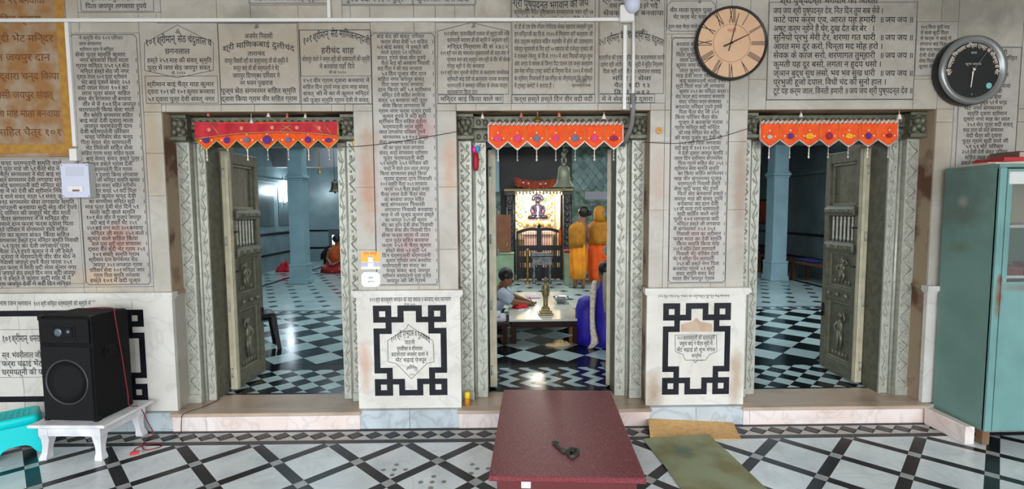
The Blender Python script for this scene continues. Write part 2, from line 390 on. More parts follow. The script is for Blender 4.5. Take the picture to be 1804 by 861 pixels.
for i, (s, w) in enumerate([('जयपुर निवासी श्री का स्वरूपचन्द जी की स्मृति में', 108), ('चन्द्र बाई जी की धर्मपत्नी ने भेंट', 78), ('जयपुर दिगम्बर परिवार ने', 80), ('नर भवन पुखराज', 56)]): txt(T, s, 452, 111+13*i, 11, w)
rows(T, 390, 153, 524, 181, 2, indent=False, fill=(.97, 1)); border('midA', px=(387, 41, 526, 183)); lettering('midA', T)
T = Text(); txt(T, '१०१ श्रीमान् सेठ माणिकचन्दजी', 593, 80, 17, 114, arch=14); txt(T, 'हरीचंद शाह', 595, 94, 14, 56); txt(T, 'जोधपुर वाले ने फर्श श्री की धर्मपत्नी की स्मृति', 592, 108, 11, 116); txt(T, 'में बनवाया यहाँ दिये', 594, 121, 11, 60); txt(T, 'वी सं २०१०', 595, 130, 7)
rows(T, 534, 136, 653, 182, 4, indent=False, fill=(.97, 1)); border('rectA', px=(529, 53, 654, 183)); border('rectA', px=(529, 53, 654, 134)); lettering('rectA', T)
T = Text(); rows(T, 669, 60, 763, 499, 48, size=.0385, tail=True, fill=(.8, 1)); border('tallB', px=(659, 59, 769, 501), cut=.02, w=.005); lettering('tallB', T)
# over the middle door
T = Text(); txt(T, 'ॐ', 834, 50, 8)
for i, (s, x, w) in enumerate([('१०१ श्रीमान् प्रतापसिंहजी राजमल जी सुपुत्र कवि शशि', 782, 112), ('धर्मपत्नी नारायण जी की स्मृति में अनुकरण श्री', 788, 104), ('मन्दिर निर्माण वी सं २४८२', 788, 104), ('१०१ श्री मान सेठ भंवरलाल सुखलालजी की धर्म सेवा में', 776, 118), ('प्रभात लता बाई स्वरूपा नाम श्री के वीर जी सेवक', 788, 108), ('गोत्र श्री ये भेंट बनवाया', 788, 64), ('१०१ श्री मान मूलजी सेठीया के कल्याण जनसेवक', 776, 118), ('श्रीमती बाई देवी के कल्याण नामक बनवाया', 788, 106), ('धर्मपत्नी ने समस्त परिवार के सेवक यात्रा', 788, 104), ('श्रावकगण किया दान', 788, 52)]):
    txt(T, s, x, 63+11.4*i, 9.5, w, 'l')
rows(T, 776, 168, 884, 181, 1, indent=False, fill=(1, 1)); border('peak', pts=[P(830, 40), P(896, 55), P(896, 166), P(771, 166), P(771, 55)]); border('peak', px=(772, 167, 886, 182)); lettering('peak', T)
T = Text(); txt(T, 'श्री पुष्पदन्त भगवान की जय', 970, 10, 18, 130, arch=-5)
for i, s in enumerate(['स्वस्तिश्री महित पुस्तकालय व्यवस्थापक भवन श्री ५७', 'श्रीमहावीर तीर्थक्षेत्र कमेटी महोत्सव समिति के सेवक', 'या डी के एच घोष शीतल गोपीदास केवल महाराज लक्ष्मी पूजा', 'इन मन्दिरजी का वि.सं. १९०५ में निर्माण श्री कल्याण जी', 'सेठ उत्तम महोदय महित महावीर में होने की उपाध्याय', 'महेन्द्र भूपालजी के लिए श्री ५० महाराज की राजेन्द्र प्रसाद जी', 'ने राजस्व रेवेन्यू के वि.सं. १९९० में आठ निवासी सपूत शुभ', 'और अन्य ये नामक के जिन्न पैदा पालन एवं जन्म कल्याण', 'उस मेला मन्दिर ट्रस्ट कमेटी के निर्णय वि.सं. २००६ में माघशी', 'का श्रीमान् नियमावली है उस मन्दिर का जीर्णोद्धार कि प्रतिष्ठा', 'में ट्रस्ट कमेटी ने कराया है ।']):
    txt(T, s, 906, 25+13*i, 10.5, 135 if i < 10 else 68, 'l')
txt(T, 'मन्त्री', 1024, 146, 8); txt(T, 'व्यवस्थापक', 1024, 153, 7); rows(T, 906, 168, 1044, 181, 1, indent=False, fill=(1, 1)); border('midC', px=(902, -20, 1048, 166)); border('midC', px=(902, 167, 1048, 182)); lettering('midC', T)
T = Text(); txt(T, 'श्री सेठ जी बाई के धर्म', 1112, 6, 14, 100, arch=5); txt(T, 'वास बारा का सेठ हरे भाई', 1116, 14, 11, 84); txt(T, 'सेवक में भेंट बनवाया', 1116, 27, 11, 104); txt(T, 'आशा कुमारी', 1114, 61, 10, 44); txt(T, '२५१ श्रीमान् बाई धर्मपत्नी सेठ चंदुलाल', 1112, 82, 17, 112, arch=13)
for i, (s, w) in enumerate([('स्वर्गीया की पुण्यस्मृति में सेठ कल्याणमल पाटनी', 114), ('द्वारा श्री आदिनाथ चैत्य सुदी में मूर्ति निर्माण', 108), ('पिता श्री श्रीमती शुभ स्थापना रचवाई', 100), ('मंदिर में सेवा', 74), ('चैत्र सुदी १३', 62), ('वि सं २०१२', 62)]): txt(T, s, 1113, 105+12.2*i, 10, w)
rows(T, 1060, 168, 1150, 181, 1, indent=False, fill=(1, 1)); border('arcC', px=(1056, -20, 1170, 165)); border('arcC', px=(1056, 166, 1153, 181)); lettering('arcC', T)
T = Text(); txt(T, 'ॐ', 1232, 7, 7); rows(T, 1180, 12, 1258, 36, 2, indent=True, fill=(.7, 1)); rows(T, 1178, 42, 1258, 52, 1, indent=False, fill=(1, 1)); border('smallC', px=(1175, 2, 1260, 55), cut=.03); lettering('smallC', T)
T = Text(); rows(T, 1188, 74, 1276, 495, 47, size=.0385, tail=True, fill=(.84, 1)); border('tallC', px=(1181, 67, 1282, 497), cut=.015, w=.005); lettering('tallC', T)
# hymn above the right door
T = Text()
HY = ['जय जय श्री पुष्पदन्त देव, नित दिन तुम सब सेवें ।', 'काटे पाप कर्म एव, आरत यह हमारी  ॥ जय जय ॥', 'अष्ट कर्म न्हेने है घेर, दुख देत बेर बेर  ।', 'सुनियो प्रभु मेरी टेर, शरणा गत थारी  ॥ जय जय ॥', 'आरत मम दूर करो, चिन्ता मद मोह हरो ।', 'सेवक के काज सरो, शरणागत तुम्हारी  ॥ जय जय ॥', 'कुमती यह दूर बसो, लगता न हृदय धसो ।', 'ज्ञान बुद्ध सुध लसो, भव भव सुख धारी  ॥ जय जय ॥', 'प्रभुजी हूजो दयाल, विधी चंद की सुनो हाल ।', 'टूटे यह कर्म जाल, विनती हमारी ॥ जय जय श्री पुष्पदन्त देव ॥']
WD = [190, 0, 175, 0, 190, 0, 188, 0, 197, 244]
for i, s in enumerate(HY):
    w = word
    if '  ॥' in s:
        a, b = s.split('  ॥'); txt(T, a, 1362, 24+15.7*i, 14, 178, 'l'); txt(T, '॥'+b, 1549, 24+15.7*i, 14, 58, 'l')
    else: txt(T, s, 1362, 24+15.7*i, 14, WD[i], 'l')
txt(T, 'श्री पुष्पदन्त भगवान की आरती', 1460, 6, 13, 170); border('hymn', px=(1353, 4, 1612, 175)); lettering('hymn', T)
T = Text(); rows(T, 1620, 43, 1680, 122, 8, indent=False, fill=(.75, 1)); border('smallD', px=(1614, 38, 1686, 132), w=.002); lettering('smallD', T)
T = Text(); rows(T, 1697, 88, 1786, 330, 25, size=.04, fill=(.7, 1)); border('tallD', px=(1687, 84, 1792, 328), w=.005); lettering('tallD', T)
for k, px in (('topA', (150, -24, 262, 18)), ('topB', (446, -24, 572, 4)), ('topC', (610, -24, 720, 6)), ('topD', (734, -24, 830, 6))):
    T = Text(); rows(T, *px, 3 if k == 'topA' else 2, indent=False, fill=(.8, 1)); border(k, px=(px[0]-8, -28, px[2]+8, px[3]+2)); lettering(k, T)

# dado: slabs, string course, black key pattern frames, plinth stones
YD = -.02
def dado_caption(o, s, px, py, w, h=11):
    T = Text(); p = at(px, py, YD); T.line(s, p.x, p.z, h*.0043, w*.0042, 'c', 0, YD-.0012); obj('lettering', T, INK, o)
KEY = [(0, 0, 3, 1), (0, 1, 1, 3), (2, 1, 3, 2), (1, 2, 3, 3), (3, 2, 5, 3), (4, 0, 5, 2), (2, 3, 3, 5), (0, 4, 2, 5), (0, 5, 1, 8)]
def key_frame(x0, x1, z0, z1, parent, wide=None):
    u = (z1-z0)/16.0; n = (x1-x0)/u if wide else 12; ux = (x1-x0)/n; h = n/2
    K = KEY+[(5, 0, h, 1)]
    for a, b, c, d in K:
        for fx in (0, 1):
            for fz in (0, 1):
                A, C_ = (a, c) if not fx else (n-c, n-a); Bz, Dz = (b, d) if not fz else (16-d, 16-b)
                obj('black_inlay', B(x0+A*ux+.00008, x0+C_*ux-.00008, YD-.0016, YD+.004, z0+Bz*u+.00008, z0+Dz*u-.00008), BLACKM, parent)
for i, (a, b) in enumerate(piers):
    a2, b2 = (a if i == 0 else a-.014), (b if i == 3 else b+.014)
    if i == 0: cuts = [a2, -3.62, -2.78, b2]
    elif i == 3: cuts = [a2, 3.7, b2]
    else: cuts = [a2, b2]
    for q in range(len(cuts)-1):
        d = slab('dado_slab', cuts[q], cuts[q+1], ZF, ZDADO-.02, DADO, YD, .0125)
        if i == 1: dslab = d
        if i == 2: dslab2 = d
        if i == 0 and q == 1: dslab0 = d
    tb = obj('string_course', MB().prism([(a2-.022, -.052), (b2+.022, -.052), (b2+.022, .013), (a2-.022, .013)], ZDADO-.02, ZDADO+.018, 'z').box(a2-.012, b2+.012, -.036, .012, ZDADO-.036, ZDADO-.02), DADO, wall)
base = tag(link('baseboard_front', None), kind='structure')
for a, b in piers:
    n = 3 if b-a > 1 else 2
    for q in range(n): obj('plinth_stone', B(a+(b-a)*q/n+G, a+(b-a)*(q+1)/n-G, -.055, .012, 0, ZF-.002), PLINTH, base)
p0, p1 = at(661, 697, YD), at(786, 537, YD); key_frame(p0.x, p1.x, p0.z, p1.z, dslab)
q0, q1 = at(1166, 695, YD), at(1288, 533, YD); key_frame(q0.x, q1.x, q0.z, q1.z, dslab2)
l0, l1 = at(-70, 709, YD), at(252, 545, YD); key_frame(l0.x, l1.x, l0.z, l1.z, dslab0, True)
dado_caption(dslab, '१०१ श्री बालकृष्ण भगवान की वेदी समाज ने बनवाया भाव शिरोमणि', 723, 531, 145); dado_caption(dslab, 'वी सं २०१०', 722, 538, 20, 6)
dado_caption(dslab2, '१०१ श्री नेमीचन्द परवार की धर्मपत्नी सुगन्ध बाई बनवाया', 1222, 523, 130)
dado_caption(dslab0, 'श्री नेमि जिन भगवान', 20, 538, 70); dado_caption(dslab0, '१०१ श्री मन्दिर धर्मपत्नी की स्मृति में', 110, 538, 100); dado_caption(dslab0, 'श्री', 165, 531, 8, 8)
def cartouche(parent, pts, lines, cw=.004, cy=YD):
    mb = MB(); Q = [(at(x, y, cy).x, at(x, y, cy).z) for x, y in pts]
    for i in range(len(Q)): strip(mb, *Q[i], *Q[(i+1) % len(Q)], cw, cy-.001)
    obj('border_line', mb, INK2, parent); T = Text()
    for s, x, y, h, w, ar in lines:
        p = at(x, y, cy); T.line(s, p.x, p.z, h*.0043, w*.0042, 'c', ar*.0043, cy-.0012)
    obj('lettering', T, INK, parent)
cartouche(dslab, [(719, 571), (728, 578), (763, 600), (765, 637), (752, 640), (725, 667), (698, 640), (684, 637), (683, 600), (716, 578)], [('१०१ श्री प्रभुदास व गुलाबबाई', 723, 604, 15, 70, 13), ('पाटनी', 722, 606, 10, 18, 0), ('मुरलीधर व लीलाधर', 722, 617, 10, 46, 0), ('बड़जात्या अजमेर वाला ने', 722, 627, 10, 66, 0), ('भेंट चढ़ाई ऐनपुर', 724, 637, 10, 56, 0), ('जयजिनेन्द्र', 726, 653, 9, 20, 4), ('२०१०', 726, 661, 5, 9, 0)])
mb = MB(); Q = [(at(x, y, YD).x, at(x, y, YD).z) for x, y in [(1192, 586), (1264, 586), (1264, 563), (1252, 557), (1240, 557), (1228, 561), (1216, 557), (1204, 560)]]
mb.prism([(at(1199, 584, YD).x, at(1199, 584, YD).z), (at(1255, 584, YD).x, at(1255, 584, YD).z), (at(1254, 570, YD).x, at(1254, 570, YD).z), (at(1234, 566, YD).x, at(1234, 566, YD).z), (at(1227, 559, YD).x, at(1227, 559, YD).z), (at(1219, 566, YD).x, at(1219, 566, YD).z), (at(1200, 571, YD).x, at(1200, 571, YD).z)], YD-.0006, YD+.003)
tag(obj('worn_patch', mb, M('worn_patch_stone', (186, 160, 136), .5, col2=(172, 144, 120), ns=9, coord='W'), dslab2), 'worn brownish top of the engraved cartouche')
cartouche(dslab2, [(1189, 590), (1262, 590), (1263, 619), (1250, 624), (1243, 634), (1228, 634), (1225, 639), (1222, 634), (1207, 634), (1203, 624), (1190, 619)], [('१०१ बालचन्दजी की धर्मपत्नी', 1226, 598, 10, 68, 0), ('जमुना बाई ने चैत्य सुदी में', 1226, 608, 10, 60, 0), ('भेंट चढ़ाई हो शुभ मंगल', 1226, 619, 10, 70, 0), ('सप्रेम', 1227, 629, 9, 18, 0), ('२०१ ०००', 1230, 636, 5, 18, 0)])
x0, x1, z0, z1 = [*(at(-60, 600, YD).x, at(200, 600, YD).x), at(60, 664, YD).z, at(60, 580, YD).z]
mb = MB()
for zz_ in (z0, at(60, 651, YD).z, at(60, 636, YD).z, z1): strip(mb, x0, zz_, x1, zz_, .003, YD-.001)
obj('border_line', mb, INK2, dslab0); T = Text()
for s, y, h in (('१०१ श्रीमान् धनराज व गुलाबचन्द की धर्मपत्नी', 602, 17), ('स्व. भंवरीलाल जी की पुण्य स्मृति में बनवाया', 630, 14), ('फर्श चढ़ाई भेंट सेवक के कल्याण हेतु', 645, 14), ('धर्मपत्नी की याद में यह पट्ट लगवाया', 660, 14)):
    p = at(4, y, YD); T.line(s, p.x, p.z, h*.0043, .72, 'l', 0, YD-.0012)
obj('lettering', T, INK, dslab0)

# unseen porch shell: roof, side walls and courtyard ground added to shape the light
tag(obj('floor', B(-40, 40, -40, 10, -.3, -.13), M('courtyard_stone', (176, 170, 160), .7, col2=(160, 154, 146), ns=1, coord='W')), kind='structure')
tag(obj('ceiling', B(-5.7, 5.5, -6.4, .95, 3.45, 3.6), PORCH), kind='structure')
tag(obj('wall_right', B(5.32, 5.5, -6.4, .95, 0, 3.45), PORCH), kind='structure')
tag(obj('wall_left', B(-5.7, -5.52, -6.4, .95, 0, 3.45), PORCH), kind='structure')
# ------------------------------------------------------------------ floors
floor = tag(obj('floor', B(-5.52, 5.32, -6.4, .0, -.12, -.006), WHITEM), kind='structure')
floor.data.materials[0] = GROUT
def clip(poly, a, b, c):                      # keep a*x + b*y <= c
    out = []
    for i in range(len(poly)):
        p, q = poly[i], poly[(i+1) % len(poly)]; dp, dq = a*p[0]+b*p[1]-c, a*q[0]+b*q[1]-c
        if dp <= 0: out.append(p)
        if (dp < 0) != (dq < 0) and dp != dq:
            t = dp/(dp-dq); out.append((p[0]+t*(q[0]-p[0]), p[1]+t*(q[1]-p[1])))
    return out
def area(p): return abs(sum(p[i][0]*p[(i+1) % len(p)][1]-p[(i+1) % len(p)][0]*p[i][1] for i in range(len(p))))/2
def shrink(p, g):
    cx = sum(q[0] for q in p)/len(p); cy = sum(q[1] for q in p)/len(p)
    r = []
    for x, y in p:
        d = math.hypot(x-cx, y-cy); k = max(0, 1-g*1.3/d) if d > 0 else 1; r.append((cx+(x-cx)*k, cy+(y-cy)*k))
    return r
_tm = {}
def piece(name, poly, lim, m, parent, z, th=.006, gap=.0007, stuff=None, pool=None):
    full = area(poly); p = poly
    for a, b, c in lim:
        p = clip(p, a, b, c)
        if len(p) < 3: return
    if area(p) < .0004 and area(p) < .5*full: return
    dz = RND.uniform(-.0005, .0003)
    cx = sum(q[0] for q in p)/len(p); cy = sum(q[1] for q in p)/len(p)
    if pool is not None: pool.prism([(q[0], q[1]) for q in shrink(p, gap)], z-th, z, 'z'); return
    loc = Vector((cx, cy, z+dz))-org(parent)
    if area(p) > full*.999:
        key = (name, m.name, round(full, 5), tuple((round(q[0]-cx, 3), round(q[1]-cy, 3)) for q in p))
        if key not in _tm: _tm[key] = mesh(name, MB().prism([(x-cx, y-cy) for x, y in shrink(p, gap)], -th, 0, 'z'), m)
        return link(name, _tm[key], parent, loc)
    return link(name, mesh(name, MB().prism([(x-cx, y-cy) for x, y in shrink(p, gap)], -th, 0, 'z'), m), parent, loc)
DX, DY = .528, .528; PT = DX/math.sqrt(2); BW = .068
def diag(cx, cy, hu, hv):                      # a rectangle with sides along the two diagonals
    u = (math.sqrt(.5), math.sqrt(.5)); v = (-math.sqrt(.5), math.sqrt(.5))
    return [(cx+u[0]*a+v[0]*b, cy+u[1]*a+v[1]*b) for a, b in ((-hu, -hv), (hu, -hv), (hu, hv), (-hu, hv))]
LIM = [(0, 1, -.290), (0, -1, 1.75), (1, 0, 5.3), (-1, 0, 5.5)]
for i in range(-16, 17):
    for j in range(-16, 17):
        cx = -.454+(i-j)*DX/2; cy = -.55+(i+j)*DY/2
        if not (-5.9 < cx < 5.7 and -2.1 < cy < .2): continue
        h = BW/2; w = (PT-BW)/2; s = math.sqrt(.5)
        piece('small_tile', diag(cx, cy, h, h), LIM, GREYM, floor, 0)
        piece('band_tile', diag(cx+s*PT/2, cy+s*PT/2, w, h), LIM, BLACKM, floor, 0)
        piece('band_tile', diag(cx-s*PT/2, cy+s*PT/2, h, w), LIM, BLACKM, floor, 0)
        piece('marble_tile', diag(cx, cy+s*PT, w, w), LIM, WHITEM, floor, 0)
BL = [(1, 0, 5.3), (-1, 0, 5.5)]
x = -5.5
while x < 5.3:
    piece('edge_tile', [(x, -.288), (x+.6, -.288), (x+.6, -.238), (x, -.238)], BL, BLACKM, floor, 0)
    piece('edge_tile', [(x, -.085), (x+.6, -.085), (x+.6, -.057), (x, -.057)], BL, BLACKM, floor, 0); x += .6
k = 0; x = -5.43; YM, HH, HW = -.162, .066, .0675
while x < 5.2:
    piece('diamond_tile', [(x-HW*.84, YM), (x, YM-HH*.9), (x+HW*.84, YM), (x, YM+HH*.9)], BL, BLACKM, floor, 0)
    piece('triangle_tile', [(x, YM+HH), (x+HW, YM+.003), (x+2*HW, YM+HH)], BL, WARMW, floor, 0)
    piece('triangle_tile', [(x, YM-HH), (x+2*HW, YM-HH), (x+HW, YM-.003)], BL, WARMW, floor, 0); x += 2*HW
for cx, cy, n in ((-.715, -.66, 5), (-.19, -.66, 4), (-.454, -.81, 5)):     # dark dots let into three tiles
    for q in range(n):
        a = 2*PI*q/max(n-1, 1); rr = 0 if q == n-1 else .07
        piece('dot_inlay', [(cx+rr*math.cos(a)+.017*math.cos(t*PI/5), cy+rr*math.sin(a)*.9+.017*math.sin(t*PI/5)) for t in range(10)], [], DOTM, floor, .0012)

# hall floor, one step up
fh = tag(obj('floor', B(-6.0, 6.7, .32, 11.0, 0, ZF-.006), GROUT), kind='structure')
for (cx, hw), kind in zip(DOORS, 'czc'):
    x0, x1, y0, y1 = cx-.56, cx+.56, .335, .93; L_ = [(-1, 0, -x0), (1, 0, x1), (0, -1, -y0), (0, 1, y1)]
    piece('edge_tile', [(x0, .30), (x1, .30), (x1, .333), (x0, .333)], [], BLACKH, fh, ZF)
    piece('edge_tile', [(x0, .935), (x1, .935), (x1, 1.105), (x0, 1.105)], [], BLACKH, fh, ZF)
    if kind == 'c':
        d = .196
        for i in range(-4, 5):
            for j in range(-1, 5):
                for s_ in (0, 1):
                    px, py = cx+(i+.5*s_)*d, .39+(j+.5*s_)*d-.0
                    piece('threshold_tile', [(px-d/2, py), (px, py-d/2), (px+d/2, py), (px, py+d/2)], L_, WHITEH if s_ else BLACKH, fh, ZF)
    else:
        d, hgt = .187, .1
        for i in range(-4, 5):
            for j in range(6):
                ya, yb = .41+hgt*j, .41+hgt*(j+1); sh = .105*(j % 2 == 0); s2 = .105*(j % 2 == 1)
                xa, xb = .30+i*d+sh, .30+i*d+s2
                piece('zigzag_tile', [(xa, ya), (xa+.092, ya), (xb+.092, yb), (xb, yb)], L_, WHITEH, fh, ZF)
                piece('zigzag_tile', [(xa+.092, ya), (xa+d, ya), (xb+d, yb), (xb+.092, yb)], L_, BLACKH, fh, ZF)
        piece('edge_tile', [(x0, .335), (x1, .335), (x1, .408), (x0, .408)], [], BLACKH, fh, ZF)
pool_w, pool_b = MB(), MB(); d = .411
LH = [(0, -1, -1.108), (0, 1, 3.52), (1, 0, 6.5), (-1, 0, 5.8)]
for i in range(-15, 17):
    for j in range(-1, 7):
        for s_ in (0, 1):
            px, py = .19+(i+.5*s_)*d, 1.315+(j+.5*s_)*d
            see = -3.75 < px < -1.25 or -.35 < px < 1.35 or 2.0 < px < 4.55
            piece('hall_tile', [(px-d/2, py), (px, py-d/2), (px+d/2, py), (px, py+d/2)], LH, BLACKH if s_ else WHITEH, fh, ZF, pool=None if see else (pool_b if s_ else pool_w))
tag(obj('distant_tiles', pool_w, WHITEH, fh), kind='stuff'); tag(obj('distant_tiles', pool_b, BLACKH, fh), kind='stuff')
pw, pb = MB(), MB(); pw.box(-5.8, 6.5, 3.76, 10.9, ZF-.006, ZF-.001)
pb.box(-5.8, 6.5, 3.525, 3.56, ZF-.006, ZF); pb.box(-5.8, 6.5, 3.72, 3.76, ZF-.006, ZF); pw.box(-5.8, 6.5, 3.56, 3.72, ZF-.006, ZF-.0015)
for i in range(62): x = -5.7+.2*i; pb.prism([(x-.085, 3.64), (x, 3.57), (x+.085, 3.64), (x, 3.71)], ZF-.004, ZF, 'z')
for i in range(31):
    for j in range(16):
        x, y = -5.7+.41*i+.205*(j % 2), 4.1+.41*j; s_ = .085
        pb.prism([(x-s_, y), (x, y-s_), (x+s_, y), (x, y+s_)], ZF-.003, ZF, 'z')
pb.box(-5.8, 6.5, 8.0, 8.1, ZF-.004, ZF+.0003); pb.box(-4.9, -4.78, 3.8, 10.8, ZF-.004, ZF+.0003); pb.box(5.9, 6.02, 3.8, 10.8, ZF-.004, ZF+.0003)
tag(obj('distant_tiles', pw, WHITEH, fh), kind='stuff'); tag(obj('distant_tiles', pb, BLACKH, fh), kind='stuff')

# steps before the doors: riser stones under a tread slab
for n, (cx, hw) in enumerate(DOORS):
    t = tag(link('trim_%d' % (n+1), None, None, (cx, -.06, 0)), kind='structure')
    x0, x1 = cx-hw-.005, cx+hw+.005; cut = [x0, x0+(.25 if n == 0 else .3 if n == 1 else .05), x1] if n != 1 else [x0, cx-.1, x1]
    for q in range(len(cut)-1): obj('riser_stone', B(cut[q]+G, cut[q+1]-G, -.062, .3, 0, ZF-.026), PINK, t)
    obj('tread_slab', MB().box(x0-.012, x1+.012, -.082, .006, ZF-.026, ZF, .006).box(x0+.005, x1-.005, .006, .302, ZF-.026, ZF), PINKT, t)
kerb = tag(link('trim_4', None, None, (3.2, -.2, 0)), kind='structure')
obj('kerb_stone', MB().box(3.17, 3.235, -.42, -.082, 0, .125, .005), PINK, kerb)

# hall shell
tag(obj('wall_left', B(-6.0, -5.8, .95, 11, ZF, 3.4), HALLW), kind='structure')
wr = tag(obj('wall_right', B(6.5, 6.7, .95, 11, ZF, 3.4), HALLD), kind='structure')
tag(obj('wall_back', B(-6.0, 6.7, 10.9, 11.1, ZF, 3.4), HALLW), kind='structure')
tag(obj('ceiling', MB().box(-6.0, 6.7, .95, 11.1, 3.4, 3.5).box(-5.8, 6.5, 6.25, 6.65, 2.9, 3.4).box(-5.8, 6.5, 9.0, 9.3, 2.72, 3.4), CEIL), kind='structure')
for s, y0 in (('left', -5.8), ('right', 6.5)):
    sg = 1 if s == 'left' else -1; bt = MB(); lb = MB()
    for zz_ in (.52, 1.02): bt.box(min(y0, y0+sg*.012), max(y0, y0+sg*.012), 1, 10.9, zz_, zz_+.05)
    obj_ = tag(obj('baseboard_'+s, bt, BLACKM), kind='structure')
    lb.box(min(y0, y0+sg*.03), max(y0, y0+sg*.03), 1, 10.9, 1.09, 1.14); lb.box(min(y0, y0+sg*.05), max(y0, y0+sg*.05), 1, 10.9, 2.33, 2.42)
    obj('moulding', lb, HALLW if s == 'left' else HALLD, obj_)
    for q in range(6):                               # recessed engraved panels along the side walls
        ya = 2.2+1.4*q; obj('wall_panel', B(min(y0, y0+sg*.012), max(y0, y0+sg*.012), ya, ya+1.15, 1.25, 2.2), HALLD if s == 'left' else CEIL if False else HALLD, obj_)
bk = tag(link('baseboard_back', None), kind='structure')
for zz_ in (.52, 1.02): obj('dark_band', B(-5.8, 6.5, 10.885, 10.9, zz_, zz_+.05), BLACKM, bk)
T = Text()
for i in range(3): T.line(rwords(12), -4.75, 2.0-.16*i, .12, .9 if i else .7, y=10.88)
obj('lettering', T, INK, bk)
# ------------------------------------------------------------------ doors
def scroll_band(xc, w, y, z0, z1, step, zig=False, seed=0):
    """embossed foliage up one face of a jamb: a wavy stem with a curl and leaf in every bay"""
    mb = MB(); n = int((z1-z0)/step); st = (z1-z0)/n; rd = random.Random(seed)
    if zig:
        for i in range(n):
            zc = z0+st*(i+.5); s = 1 if i % 2 else -1
            pts = [(xc-s*w*.38, y-.002, zc-st*.5), (xc, y-.007, zc-st*.1), (xc+s*w*.38, y-.002, zc+st*.5)]; mb.tube(pts, [.004, .007, .004], 5)
            for q in (-1, 1): mb.ball((xc-s*w*.22, y-.001, zc+st*(.22 if q > 0 else -.02)), (w*.13, .006, st*.16), 6, 4)
            mb.ball((xc+s*w*.26, y-.001, zc-st*.25), (w*.12, .007, st*.14), 6, 4)
    else:
        path = [(xc+math.sin(i*.5*PI)*w*.22, y-.003, z0+st*.5*i) for i in range(2*n+1)]
        mb.tube(path, .0042, 5)
        for i in range(n):
            zc = z0+st*(i+.5); s = 1 if i % 2 else -1; c = (xc-s*w*.08, zc)
            pts = [(c[0]+s*math.cos(t)*rr, y-.004, c[1]+math.sin(t)*rr) for t, rr in [(q*.85, w*.30*(1-q*.1)) for q in range(8)]]
            mb.tube(pts, [.003+.0012*(q % 3) for q in range(8)], 5)
            mb.ball((c[0], y-.002, c[1]), (w*.11, .010, w*.11), 6, 4)
            mb.ball((xc+s*w*.28, y-.001, zc+st*.28), (w*.10, .007, st*.15), 6, 4)
    return mb
FIGM = M('relief_silver', (122, 121, 102), .4, .3, col2=(104, 103, 86), ns=22, coord='W')  # slightly lighter silver for the raised figures and mouldings
EDGEM = M('lit_door_edge', (186, 178, 152), .45, col2=(166, 158, 134), ns=9)  # paler copy: light falling on the leaf edges is put into the colour
LEAF_W, LEAF_T = .475, .055
